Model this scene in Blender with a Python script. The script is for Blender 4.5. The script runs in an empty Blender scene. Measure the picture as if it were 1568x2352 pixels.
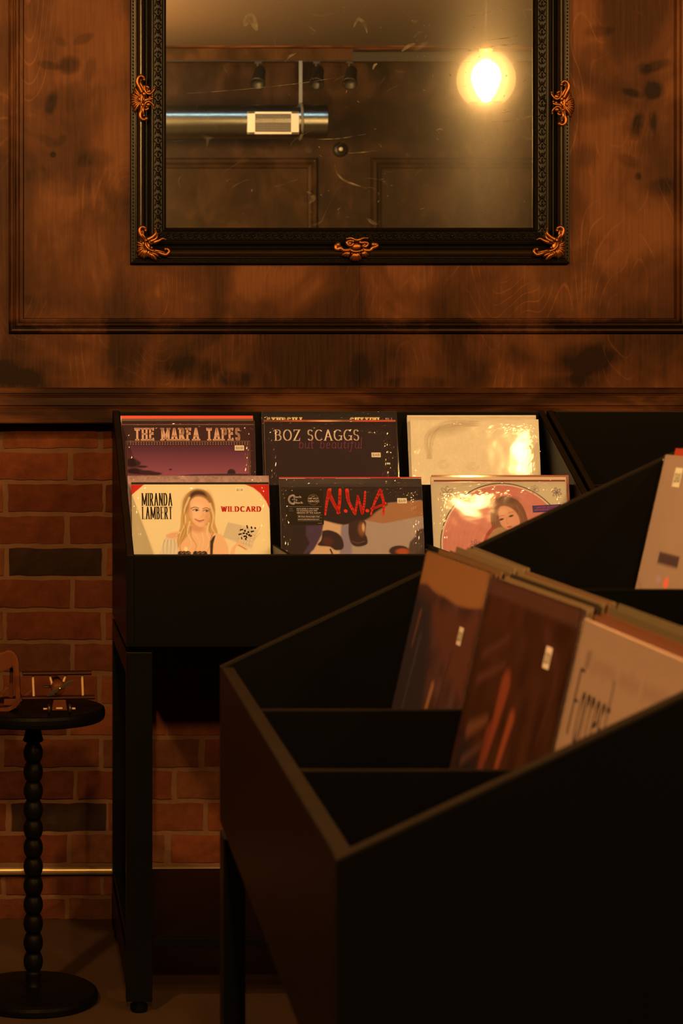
import bpy, bmesh, math, random
import numpy as np
from mathutils import Vector, Matrix, Euler

scene = bpy.context.scene
COL = scene.collection

# ------------------------------------------------------------------ camera, world, exposure
F_PX = 4621.0            # focal length in pixels of the 1568x2352 frame
EYE = 1.255              # eye height
PPX, PPY = 130.0, 905.0  # where the level line of sight meets the frame (off-centre crop)
cam_data = bpy.data.cameras.new('camera')
cam = bpy.data.objects.new('camera', cam_data)
COL.objects.link(cam)
cam.location = (0, 0, EYE)
cam.rotation_euler = (math.radians(90), 0, 0)
cam_data.sensor_fit = 'VERTICAL'
cam_data.sensor_height = 36.0
cam_data.sensor_width = 24.0
cam_data.lens = 36.0 * F_PX / 2352.0
cam_data.shift_x = (784 - PPX) / 2352.0
cam_data.shift_y = -(1176 - PPY) / 2352.0
cam_data.clip_start = 0.05
cam_data.dof.use_dof = True
cam_data.dof.focus_distance = 4.42
cam_data.dof.aperture_fstop = 12.0
scene.camera = cam

world = bpy.data.worlds.new('world')
scene.world = world
world.use_nodes = True
world.node_tree.nodes['Background'].inputs[0].default_value = (1.0, 0.55, 0.22, 1)
world.node_tree.nodes['Background'].inputs[1].default_value = 0.0008

scene.view_settings.view_transform = 'Standard'
scene.view_settings.look = 'None'
scene.view_settings.gamma = 1.0
scene.view_settings.exposure = 0.0
scene.view_settings.use_curve_mapping = False
scene.cycles.use_denoising = True
scene.cycles.sample_clamp_indirect = 6.0
scene.cycles.max_bounces = 10
scene.cycles.transparent_max_bounces = 24
scene.cycles.caustics_reflective = False
scene.cycles.caustics_refractive = False
scene.cycles.blur_glossy = 0.3

LAMP_COL = (1.0, 0.55, 0.185)
# the pendant lamps: x, y, height of the globe centre, strength, label
PENDANTS = [
    (1.89, 0.63, 2.64, 900, 'amber glass globe pendant lamp seen glowing in the mirror'),
    (-0.95, 1.75, 2.66, 1500, 'amber glass globe pendant lamp hanging nearest the left brick side of the room'),
    (3.25, 1.30, 2.62, 1200, 'amber glass globe pendant lamp hanging farthest right in the room'),
    (0.05, -0.80, 2.64, 2350, 'amber glass globe pendant lamp hanging in the middle of the room facing the mirror wall'),
]

# ------------------------------------------------------------------ helpers
def lin1(c):
    c = c / 255.0
    return c / 12.92 if c <= 0.04045 else ((c + 0.055) / 1.055) ** 2.4

def S(r, g, b):
    return (lin1(r), lin1(g), lin1(b))

def obs(r, g, b, e=0.95):
    """the colour of a print that reads as (r, g, b) under the room's amber light of level e"""
    l = S(r, g, b)
    return tuple(min(0.88, l[i] / (e * (1.0, 0.56, 0.165)[i])) for i in range(3))

def link(o, parent=None):
    COL.objects.link(o)
    if parent is not None:
        o.parent = parent
    return o

def tag(o, label=None, cat=None, group=None, kind=None):
    if label: o['label'] = label
    if cat: o['category'] = cat
    if group: o['group'] = group
    if kind: o['kind'] = kind
    return o

def empty(name, loc=(0, 0, 0), rz=0.0, parent=None):
    o = bpy.data.objects.new(name, None)
    o.empty_display_size = 0.05
    o.location = loc
    o.rotation_euler = (0, 0, rz)
    return link(o, parent)

def obj(name, bm, mat, parent=None, smooth=False, loc=(0, 0, 0), rot=(0, 0, 0)):
    me = bpy.data.meshes.new(name)
    bm.to_mesh(me)
    bm.free()
    for m in (mat if isinstance(mat, (list, tuple)) else [mat]):
        me.materials.append(m)
    if smooth:
        me.polygons.foreach_set('use_smooth', [True] * len(me.polygons))
    o = bpy.data.objects.new(name, me)
    o.location = loc
    o.rotation_euler = rot
    return link(o, parent)

def box(bm, x0, x1, y0, y1, z0, z1, bev=0.0, mi=0):
    vs = [bm.verts.new((x, y, z)) for z in (z0, z1) for y in (y0, y1) for x in (x0, x1)]
    idx = [(0, 2, 3, 1), (4, 5, 7, 6), (0, 1, 5, 4), (2, 6, 7, 3), (0, 4, 6, 2), (1, 3, 7, 5)]
    fs = [bm.faces.new([vs[i] for i in f]) for f in idx]
    for f in fs: f.material_index = mi
    if bev > 0:
        es = list({e for f in fs for e in f.edges})
        bmesh.ops.bevel(bm, geom=es, offset=bev, segments=2, affect='EDGES', profile=0.7)
    return vs

def prism(bm, pts, axis, a0, a1, bev=0.0):
    """extrude a polygon given in the two other axes along axis (0=x,1=y,2=z)"""
    def mk(p, a):
        c = [0, 0, 0]
        o = [i for i in range(3) if i != axis]
        c[o[0]], c[o[1]], c[axis] = p[0], p[1], a
        return bm.verts.new(c)
    A = [mk(p, a0) for p in pts]; B = [mk(p, a1) for p in pts]
    fs = [bm.faces.new(A), bm.faces.new(B[::-1])]
    n = len(pts)
    for i in range(n):
        fs.append(bm.faces.new([A[i], B[i], B[(i + 1) % n], A[(i + 1) % n]]))
    bmesh.ops.recalc_face_normals(bm, faces=fs)
    if bev > 0:
        es = list({e for f in fs for e in f.edges})
        bmesh.ops.bevel(bm, geom=es, offset=bev, segments=2, affect='EDGES', profile=0.7)

def lathe(bm, prof, cx=0, cy=0, n=40, closed=True):
    rings = []
    for r, z in prof:
        if r < 1e-6:
            rings.append([bm.verts.new((cx, cy, z))])
        else:
            rings.append([bm.verts.new((cx + r * math.cos(2 * math.pi * i / n), cy + r * math.sin(2 * math.pi * i / n), z)) for i in range(n)])
    for a, b in zip(rings, rings[1:]):
        for i in range(n):
            j = (i + 1) % n
            if len(a) == 1 and len(b) == 1: continue
            if len(a) == 1: bm.faces.new([a[0], b[j], b[i]])
            elif len(b) == 1: bm.faces.new([a[i], a[j], b[0]])
            else: bm.faces.new([a[i], a[j], b[j], b[i]])

def tube(bm, pts, radii, n=8, flat=1.0, flat_axis=None):
    """round tube through pts with a radius per point; flat squashes it along flat_axis"""
    pts = [Vector(p) for p in pts]
    if not isinstance(radii, (list, tuple)): radii = [radii] * len(pts)
    t0 = (pts[1] - pts[0]).normalized()
    up = Vector((0, 1, 0)) if abs(t0.y) < 0.9 else Vector((1, 0, 0))
    nrm = t0.cross(up).normalized()
    rings = []
    for i, p in enumerate(pts):
        if i == 0: t = t0
        elif i == len(pts) - 1: t = (pts[i] - pts[i - 1]).normalized()
        else: t = ((pts[i + 1] - p).normalized() + (p - pts[i - 1]).normalized()).normalized()
        nrm = (nrm - t * nrm.dot(t))
        nrm = nrm.normalized() if nrm.length > 1e-8 else t.orthogonal().normalized()
        b = t.cross(nrm)
        ring = []
        for k in range(n):
            a = 2 * math.pi * k / n
            d = (nrm * math.cos(a) + b * math.sin(a)) * radii[i]
            if flat_axis is not None:
                fa = Vector(flat_axis)
                d = d - fa * d.dot(fa) * (1 - flat)
            ring.append(bm.verts.new(p + d))
        rings.append(ring)
    for a, b in zip(rings, rings[1:]):
        for k in range(n):
            j = (k + 1) % n
            bm.faces.new([a[k], a[j], b[j], b[k]])
    bm.faces.new(rings[0][::-1]); bm.faces.new(rings[-1])

def smooth_pts(pts, sub=5):
    """Catmull-Rom through pts (tuples of any length)"""
    P = [np.array(p, float) for p in pts]
    P = [2 * P[0] - P[1]] + P + [2 * P[-1] - P[-2]]
    out = []
    for i in range(1, len(P) - 2):
        for s in range(sub):
            t = s / sub
            a, b, c, d = P[i - 1], P[i], P[i + 1], P[i + 2]
            out.append(0.5 * ((2 * b) + (c - a) * t + (2 * a - 5 * b + 4 * c - d) * t * t + (3 * b - a - 3 * c + d) * t ** 3))
    out.append(P[-2])
    return [tuple(o) for o in out]

_SPH = {}
def ellipsoid(bm, c, r, seg=10, ring=7, rot=None):
    """an ellipsoid from a cached unit sphere"""
    if (seg, ring) not in _SPH:
        V = [Vector((0, 0, 1))]
        for i in range(1, ring):
            t = math.pi * i / ring
            V += [Vector((math.sin(t) * math.cos(2 * math.pi * k / seg), math.sin(t) * math.sin(2 * math.pi * k / seg), math.cos(t))) for k in range(seg)]
        V.append(Vector((0, 0, -1)))
        F = [(0, 1 + k, 1 + (k + 1) % seg) for k in range(seg)]
        for i in range(ring - 2):
            o_ = 1 + i * seg
            F += [(o_ + k, o_ + seg + k, o_ + seg + (k + 1) % seg, o_ + (k + 1) % seg) for k in range(seg)]
        o_ = 1 + (ring - 2) * seg
        F += [(o_ + k, len(V) - 1, o_ + (k + 1) % seg) for k in range(seg)]
        _SPH[(seg, ring)] = (V, F)
    V, F = _SPH[(seg, ring)]
    m = Matrix.Translation(c) @ (rot if rot is not None else Matrix.Identity(4)) @ Matrix.Diagonal((r[0], r[1], r[2], 1))
    vs = [bm.verts.new(m @ v) for v in V]
    for f in F: bm.faces.new([vs[i] for i in f])

# ------------------------------------------------------------------ materials
def new_mat(name):
    m = bpy.data.materials.new(name)
    m.use_nodes = True
    nt = m.node_tree
    return m, nt, nt.nodes['Principled BSDF']

def N(nt, t, **kw):
    n = nt.nodes.new(t)
    for k, v in kw.items():
        if k.startswith('i_'):
            n.inputs[k[2:].replace('_', ' ')].default_value = v
        else:
            setattr(n, k, v)
    return n

def simple(name, col, rough=0.5, metal=0.0, spec=0.5, noise=0.0, nscale=30.0, bump=0.0, coat=0.0):
    m, nt, p = new_mat(name)
    p.inputs['Base Color'].default_value = (*col, 1)
    p.inputs['Roughness'].default_value = rough
    p.inputs['Metallic'].default_value = metal
    p.inputs['Specular IOR Level'].default_value = spec
    p.inputs['Coat Weight'].default_value = coat
    p.inputs['Coat Roughness'].default_value = 0.06
    tc = N(nt, 'ShaderNodeTexCoord')
    nz = N(nt, 'ShaderNodeTexNoise', i_Scale=nscale, i_Detail=5.0)
    nt.links.new(tc.outputs['Object'], nz.inputs['Vector'])
    if noise > 0:
        mx = N(nt, 'ShaderNodeMix', data_type='RGBA')
        mx.inputs[6].default_value = (*[c * (1 - noise) for c in col], 1)
        mx.inputs[7].default_value = (*[min(1, c * (1 + noise)) for c in col], 1)
        nt.links.new(nz.outputs['Fac'], mx.inputs[0])
        nt.links.new(mx.outputs[2], p.inputs['Base Color'])
    if bump > 0:
        b = N(nt, 'ShaderNodeBump', i_Strength=bump, i_Distance=0.002)
        nt.links.new(nz.outputs['Fac'], b.inputs['Height'])
        nt.links.new(b.outputs['Normal'], p.inputs['Normal'])
    return m

def math_node(nt, op, a, b=None, c=None, clamp=False):
    n = nt.nodes.new('ShaderNodeMath'); n.operation = op; n.use_clamp = clamp
    for i, v in enumerate((a, b, c)):
        if v is None: continue
        if hasattr(v, 'links') or isinstance(v, bpy.types.NodeSocket): nt.links.new(v, n.inputs[i])
        else: n.inputs[i].default_value = v
    return n.outputs[0]

def wood(name, dark, mid, light, axis='Z', patches=(), blotch=1.0, rough=0.45, figure=1.0, coat=0.0):
    """stained plywood: fine grain along axis, pale cathedral lines, smoky blotches, given dark knots"""
    m, nt, p = new_mat(name)
    tc = N(nt, 'ShaderNodeTexCoord')
    sc = (60, 60, 3.0) if axis == 'Z' else (3.0, 60, 60)
    mp = N(nt, 'ShaderNodeMapping'); mp.inputs['Scale'].default_value = sc
    nt.links.new(tc.outputs['Object'], mp.inputs['Vector'])
    g = N(nt, 'ShaderNodeTexNoise', i_Scale=2.2, i_Detail=6.0, i_Roughness=0.65)
    nt.links.new(mp.outputs['Vector'], g.inputs['Vector'])
    # cathedral figure: contour lines of a stretched noise
    mp2 = N(nt, 'ShaderNodeMapping')
    mp2.inputs['Scale'].default_value = (5.5, 5.5, 1.7) if axis == 'Z' else (1.4, 6, 6)
    nt.links.new(tc.outputs['Object'], mp2.inputs['Vector'])
    f = N(nt, 'ShaderNodeTexNoise', i_Scale=1.1, i_Detail=1.2, i_Roughness=0.35)
    nt.links.new(mp2.outputs['Vector'], f.inputs['Vector'])
    ph = math_node(nt, 'MULTIPLY', f.outputs['Fac'], 26.0)
    ph = math_node(nt, 'FRACT', ph)
    ph = math_node(nt, 'SUBTRACT', ph, 0.5)
    ph = math_node(nt, 'ABSOLUTE', ph)
    rng = N(nt, 'ShaderNodeMapRange', i_From_Min=0.0, i_From_Max=0.10, i_To_Min=1.0, i_To_Max=0.0)
    nt.links.new(ph, rng.inputs['Value'])
    fine = N(nt, 'ShaderNodeTexNoise', i_Scale=7.0, i_Detail=2.0)
    nt.links.new(tc.outputs['Object'], fine.inputs['Vector'])
    fr = N(nt, 'ShaderNodeMapRange', i_From_Min=0.47, i_From_Max=0.68, i_To_Min=0.0, i_To_Max=1.0)
    nt.links.new(fine.outputs['Fac'], fr.inputs['Value'])
    line = math_node(nt, 'MULTIPLY', rng.outputs['Result'], fr.outputs['Result'])
    line = math_node(nt, 'MULTIPLY', line, 0.32 * figure)
    # smoky stain blotches
    mp3 = N(nt, 'ShaderNodeMapping')
    mp3.inputs['Scale'].default_value = (3.4, 3.4, 2.6) if axis == 'Z' else (2.6, 8, 8)
    nt.links.new(tc.outputs['Object'], mp3.inputs['Vector'])
    b = N(nt, 'ShaderNodeTexNoise', i_Scale=1.5, i_Detail=4.0, i_Roughness=0.55, i_Distortion=0.5)
    nt.links.new(mp3.outputs['Vector'], b.inputs['Vector'])
    br = N(nt, 'ShaderNodeMapRange', i_From_Min=0.36, i_From_Max=0.66, i_To_Min=0.0, i_To_Max=1.0)
    br.interpolation_type = 'SMOOTHSTEP'
    nt.links.new(b.outputs['Fac'], br.inputs['Value'])
    tone = math_node(nt, 'MULTIPLY', br.outputs['Result'], 0.62 * blotch)
    tone = math_node(nt, 'ADD', tone, 0.5 - 0.31 * blotch)
    gg = math_node(nt, 'SUBTRACT', g.outputs['Fac'], 0.5)
    gg = math_node(nt, 'MULTIPLY', gg, 0.55)
    tone = math_node(nt, 'ADD', tone, gg)
    tone = math_node(nt, 'ADD', tone, line)
    # knots (knot marks, burns, broad bands) with a place and shape of their own: (x, z, rx, rz, angle, depth)
    if patches:
        dn = N(nt, 'ShaderNodeTexNoise', i_Scale=16.0, i_Detail=3.0)
        nt.links.new(tc.outputs['Object'], dn.inputs['Vector'])
        sep = N(nt, 'ShaderNodeSeparateXYZ'); nt.links.new(tc.outputs['Object'], sep.inputs[0])
        ofs = math_node(nt, 'SUBTRACT', dn.outputs['Fac'], 0.5)
        for (kx, kz, rx, rz, ang, dep) in patches:
            ca, sa = math.cos(ang), math.sin(ang)
            dx = math_node(nt, 'SUBTRACT', sep.outputs['X'], kx)
            dz = math_node(nt, 'SUBTRACT', sep.outputs['Z'], kz)
            u = math_node(nt, 'ADD', math_node(nt, 'MULTIPLY', dx, ca / rx), math_node(nt, 'MULTIPLY', dz, sa / rx))
            v = math_node(nt, 'ADD', math_node(nt, 'MULTIPLY', dx, -sa / rz), math_node(nt, 'MULTIPLY', dz, ca / rz))
            d = math_node(nt, 'SQRT', math_node(nt, 'ADD', math_node(nt, 'MULTIPLY', u, u), math_node(nt, 'MULTIPLY', v, v)))
            d = math_node(nt, 'ADD', d, math_node(nt, 'MULTIPLY', ofs, 0.9))
            r = N(nt, 'ShaderNodeMapRange', i_From_Min=0.45, i_From_Max=1.25, i_To_Min=dep, i_To_Max=0.0)
            r.interpolation_type = 'SMOOTHSTEP'
            nt.links.new(d, r.inputs['Value'])
            tone = math_node(nt, 'SUBTRACT', tone, r.outputs['Result'])
    ramp = N(nt, 'ShaderNodeValToRGB')
    e = ramp.color_ramp.elements
    e[0].position = 0.0; e[0].color = (*dark, 1)
    e[1].position = 1.0; e[1].color = (*light, 1)
    k = e.new(0.55); k.color = (*mid, 1)
    nt.links.new(tone, ramp.inputs['Fac'])
    nt.links.new(ramp.outputs['Color'], p.inputs['Base Color'])
    p.inputs['Roughness'].default_value = rough
    p.inputs['Specular IOR Level'].default_value = 0.07
    p.inputs['Coat Weight'].default_value = coat
    p.inputs['Coat Roughness'].default_value = 0.15
    bp = N(nt, 'ShaderNodeBump', i_Strength=0.12, i_Distance=0.001)
    nt.links.new(g.outputs['Fac'], bp.inputs['Height'])
    nt.links.new(bp.outputs['Normal'], p.inputs['Normal'])
    return m

def vcol_mat(name, rough=0.45, coat=0.0, attr='tint', nscale=0.0, namp=0.0):
    m, nt, p = new_mat(name)
    a = N(nt, 'ShaderNodeAttribute', attribute_name=attr)
    out = a.outputs['Color']
    if namp > 0:
        tc = N(nt, 'ShaderNodeTexCoord')
        nz = N(nt, 'ShaderNodeTexNoise', i_Scale=nscale, i_Detail=6.0, i_Roughness=0.7)
        nt.links.new(tc.outputs['Object'], nz.inputs['Vector'])
        mr = N(nt, 'ShaderNodeMapRange', i_From_Min=0.25, i_From_Max=0.75, i_To_Min=1 - namp, i_To_Max=1 + namp)
        nt.links.new(nz.outputs['Fac'], mr.inputs['Value'])
        vm = N(nt, 'ShaderNodeVectorMath', operation='SCALE')
        nt.links.new(out, vm.inputs[0]); nt.links.new(mr.outputs['Result'], vm.inputs['Scale'])
        out = vm.outputs['Vector']
        b = N(nt, 'ShaderNodeBump', i_Strength=0.7, i_Distance=0.004)
        nt.links.new(nz.outputs['Fac'], b.inputs['Height'])
        nt.links.new(b.outputs['Normal'], p.inputs['Normal'])
    nt.links.new(out, p.inputs['Base Color'])
    p.inputs['Roughness'].default_value = rough
    p.inputs['Coat Weight'].default_value = coat
    p.inputs['Coat Roughness'].default_value = 0.05
    p.inputs['Specular IOR Level'].default_value = 0.08
    return m

WY = 4.75   # face of the wood panelling
def wx(px): return (px - PPX) / F_PX * WY
def wz(py): return EYE - (py - PPY) / F_PX * WY
KN = []
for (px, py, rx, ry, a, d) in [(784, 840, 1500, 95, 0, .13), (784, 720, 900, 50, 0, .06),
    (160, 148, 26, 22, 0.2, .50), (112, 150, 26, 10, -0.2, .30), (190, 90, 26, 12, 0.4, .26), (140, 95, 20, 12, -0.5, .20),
    (205, 160, 16, 30, -0.3, .22), (118, 235, 15, 34, -0.25, .38), (160, 235, 12, 36, 0.0, .18), (230, 250, 40, 60, 0, .10),
    (122, 355, 8, 8, 0, .42), (105, 322, 28, 12, -0.6, .20), (140, 322, 18, 10, 0.7, .16), (215, 365, 50, 24, 0.1, .24),
    (150, 60, 90, 60, 0, .06), (95, 400, 50, 20, 0.2, .14),
    (1500, 208, 26, 22, 0.15, .52), (1452, 213, 28, 12, -0.3, .34), (1512, 150, 34, 14, 0.3, .34), (1478, 158, 18, 14, -0.6, .24),
    (1462, 290, 15, 36, -0.25, .42), (1500, 275, 10, 28, 0.0, .26), (1465, 405, 8, 10, 0, .42), (1440, 368, 30, 14, -0.5, .22),
    (1375, 72, 38, 14, 0.1, .22), (1340, 260, 60, 28, 0.1, .20), (1345, 360, 34, 30, 0, .18), (1520, 430, 50, 22, 0.1, .24),
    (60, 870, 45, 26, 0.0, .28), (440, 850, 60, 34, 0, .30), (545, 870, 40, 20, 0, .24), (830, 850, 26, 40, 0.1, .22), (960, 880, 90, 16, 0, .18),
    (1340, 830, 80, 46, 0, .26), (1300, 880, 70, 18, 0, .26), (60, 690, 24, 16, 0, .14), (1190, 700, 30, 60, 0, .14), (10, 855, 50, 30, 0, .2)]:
    KN.append((wx(px), wz(py), rx / F_PX * WY, ry / F_PX * WY, a, d))

M = {}
M['panel'] = wood('stained_panel_wood', (0.0105, 0.0036, 0.0016), (0.079, 0.0285, 0.0108), (0.165, 0.068, 0.0275), patches=KN, blotch=0.9)
M['trim'] = wood('stained_trim_wood', (0.0080, 0.0027, 0.0014), (0.040, 0.0145, 0.0058), (0.098, 0.039, 0.016), axis='X', blotch=1.1, rough=0.33, figure=0.4)
M['trim_v'] = wood('stained_trim_wood_upright', (0.0095, 0.0033, 0.0016), (0.078, 0.0285, 0.0110), (0.165, 0.068, 0.0275), axis='Z', patches=[(wx(784), wz(752), 1.6, .022, 0, .42)], blotch=1.0, rough=0.33, figure=0.4)  # darker along the bottom run of the moulding
M['back_wood'] = wood('far_wall_wood', (0.0065, 0.0032, 0.0018), (0.021, 0.0105, 0.0056), (0.040, 0.021, 0.0115), blotch=1.0)
M['brick'] = vcol_mat('old_brick', rough=0.9, nscale=28.0, namp=0.35)
M['mortar'] = simple('mortar', (0.100, 0.046, 0.0235), rough=0.95, noise=0.3, nscale=40, bump=0.6)
M['floor'] = simple('brown_floor', (0.047, 0.0250, 0.0135), rough=0.5, noise=0.35, nscale=7, bump=0.1)
M['ceiling'] = simple('ceiling_paint', (0.0165, 0.0062, 0.0020), rough=0.9, noise=0.12, nscale=3)
M['black'] = simple('black_painted_board', (0.0016, 0.0017, 0.0019), rough=0.36, noise=0.25, nscale=9, spec=0.075)
M['edge'] = simple('lit_black_board_edge', (0.0115, 0.0078, 0.0055), rough=0.6, spec=0.1, noise=0.4, nscale=24)  # paler, browner colour paints the light caught by the upward edges
M['ebony'] = simple('black_lacquer_wood', (0.0026, 0.0023, 0.0023), rough=0.40, spec=0.045)
M['frame'] = simple('black_antiqued_frame', (0.0042, 0.0034, 0.0029), rough=0.30, noise=0.3, nscale=30, spec=0.13, coat=0.0)
M['frame_sheen'] = simple('sheen_bronze_black', (0.016, 0.0105, 0.0065), rough=0.24, noise=0.3, nscale=30, spec=0.6)  # lighter colour and more gloss stand in for the torus highlight
M['carved'] = simple('black_carved_gesso', (0.0050, 0.0042, 0.0034), rough=0.26, spec=0.16, coat=0.0)
M['gilt'] = simple('copper_gilt', (0.25, 0.092, 0.024), rough=0.36, metal=0.85, noise=0.35, nscale=60)
M['steel'] = simple('galvanised_steel', (0.30, 0.335, 0.34), rough=0.24, metal=1.0, noise=0.1, nscale=12)
M['grille'] = simple('grey_painted_metal', (0.42, 0.42, 0.42), rough=0.5)
M['strap'] = simple('dull_zinc_strap', (0.10, 0.105, 0.10), rough=0.5, metal=0.3)
M['grille_dark'] = simple('dark_grille_opening', (0.04, 0.04, 0.04), rough=0.7)
M['conduit'] = simple('brass_toned_conduit', (0.34, 0.25, 0.14), rough=0.35, metal=0.7, noise=0.2, nscale=18)
M['matte_black'] = simple('matte_black_metal', (0.004, 0.004, 0.004), rough=0.5)
M['red_wood'] = simple('dark_red_stained_wood', (0.020, 0.0045, 0.0040), rough=0.34, noise=0.3, nscale=40, spec=0.15, coat=0.03)
M['pale_wood'] = simple('pale_bare_wood', (0.42, 0.28, 0.15), rough=0.5, noise=0.15, nscale=60)
M['toy_wood'] = wood('reddish_toy_wood', (0.030, 0.0088, 0.0036), (0.080, 0.0240, 0.0090), (0.135, 0.048, 0.019), blotch=0.5, figure=0.5)
M['toy_dark'] = simple('dark_toy_wood', (0.012, 0.0070, 0.0050), rough=0.4)
M['brass'] = simple('brass', (0.8, 0.6, 0.25), rough=0.25, metal=1.0)

def art_mat(name, rough, coat):
    return vcol_mat(name, rough=rough, coat=coat, attr='art')
M['art'] = art_mat('printed_card', 0.5, 0.0)
M['art_gloss'] = art_mat('printed_card_under_gloss', 0.5, 0.0)

def wrap_mat():
    m, nt, p = new_mat('clear_plastic_wrap')
    nt.nodes.remove(p)
    out = [n for n in nt.nodes if n.type == 'OUTPUT_MATERIAL'][0]
    tr = N(nt, 'ShaderNodeBsdfTransparent'); tr.inputs[0].default_value = (0.97, 0.97, 0.96, 1)
    gl = N(nt, 'ShaderNodeBsdfGlossy'); gl.inputs['Roughness'].default_value = 0.065
    tc = N(nt, 'ShaderNodeTexCoord')
    nz = N(nt, 'ShaderNodeTexNoise', i_Scale=14.0, i_Detail=2.0)
    nt.links.new(tc.outputs['Object'], nz.inputs['Vector'])
    bp = N(nt, 'ShaderNodeBump', i_Strength=0.06, i_Distance=0.01)
    nt.links.new(nz.outputs['Fac'], bp.inputs['Height'])
    nt.links.new(bp.outputs['Normal'], gl.inputs['Normal'])
    fr = N(nt, 'ShaderNodeFresnel', i_IOR=1.5)
    mx = N(nt, 'ShaderNodeMixShader')
    k = math_node(nt, 'MULTIPLY', fr.outputs[0], 0.25)
    nt.links.new(k, mx.inputs[0]); nt.links.new(tr.outputs[0], mx.inputs[1]); nt.links.new(gl.outputs[0], mx.inputs[2])
    nt.links.new(mx.outputs[0], out.inputs[0])
    return m
M['wrap'] = wrap_mat()

def globe_mat():
    m, nt, p = new_mat('amber_globe_glass')
    nt.nodes.remove(p)
    out = [n for n in nt.nodes if n.type == 'OUTPUT_MATERIAL'][0]
    tr = N(nt, 'ShaderNodeBsdfTransparent'); tr.inputs[0].default_value = (0.98, 0.91, 0.78, 1)
    gl = N(nt, 'ShaderNodeBsdfGlossy'); gl.inputs['Roughness'].default_value = 0.05
    df = N(nt, 'ShaderNodeBsdfTranslucent'); df.inputs[0].default_value = (1.0, 0.84, 0.62, 1)
    lw = N(nt, 'ShaderNodeLayerWeight', i_Blend=0.25)
    m1 = N(nt, 'ShaderNodeMixShader'); m2 = N(nt, 'ShaderNodeMixShader')
    m1.inputs[0].default_value = 0.0026
    nt.links.new(tr.outputs[0], m1.inputs[1]); nt.links.new(df.outputs[0], m1.inputs[2])
    k = math_node(nt, 'MULTIPLY', lw.outputs['Facing'], 0.12)
    nt.links.new(k, m2.inputs[0]); nt.links.new(m1.outputs[0], m2.inputs[1]); nt.links.new(gl.outputs[0], m2.inputs[2])
    nt.links.new(m2.outputs[0], out.inputs[0])
    return m
M['globe'] = globe_mat()

def bulb_mat(strength):
    m, nt, p = new_mat('glowing_bulb')
    nt.nodes.remove(p)
    out = [n for n in nt.nodes if n.type == 'OUTPUT_MATERIAL'][0]
    em = N(nt, 'ShaderNodeEmission'); em.inputs[0].default_value = (*LAMP_COL, 1); em.inputs[1].default_value = strength
    nt.links.new(em.outputs[0], out.inputs[0])
    return m

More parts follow.
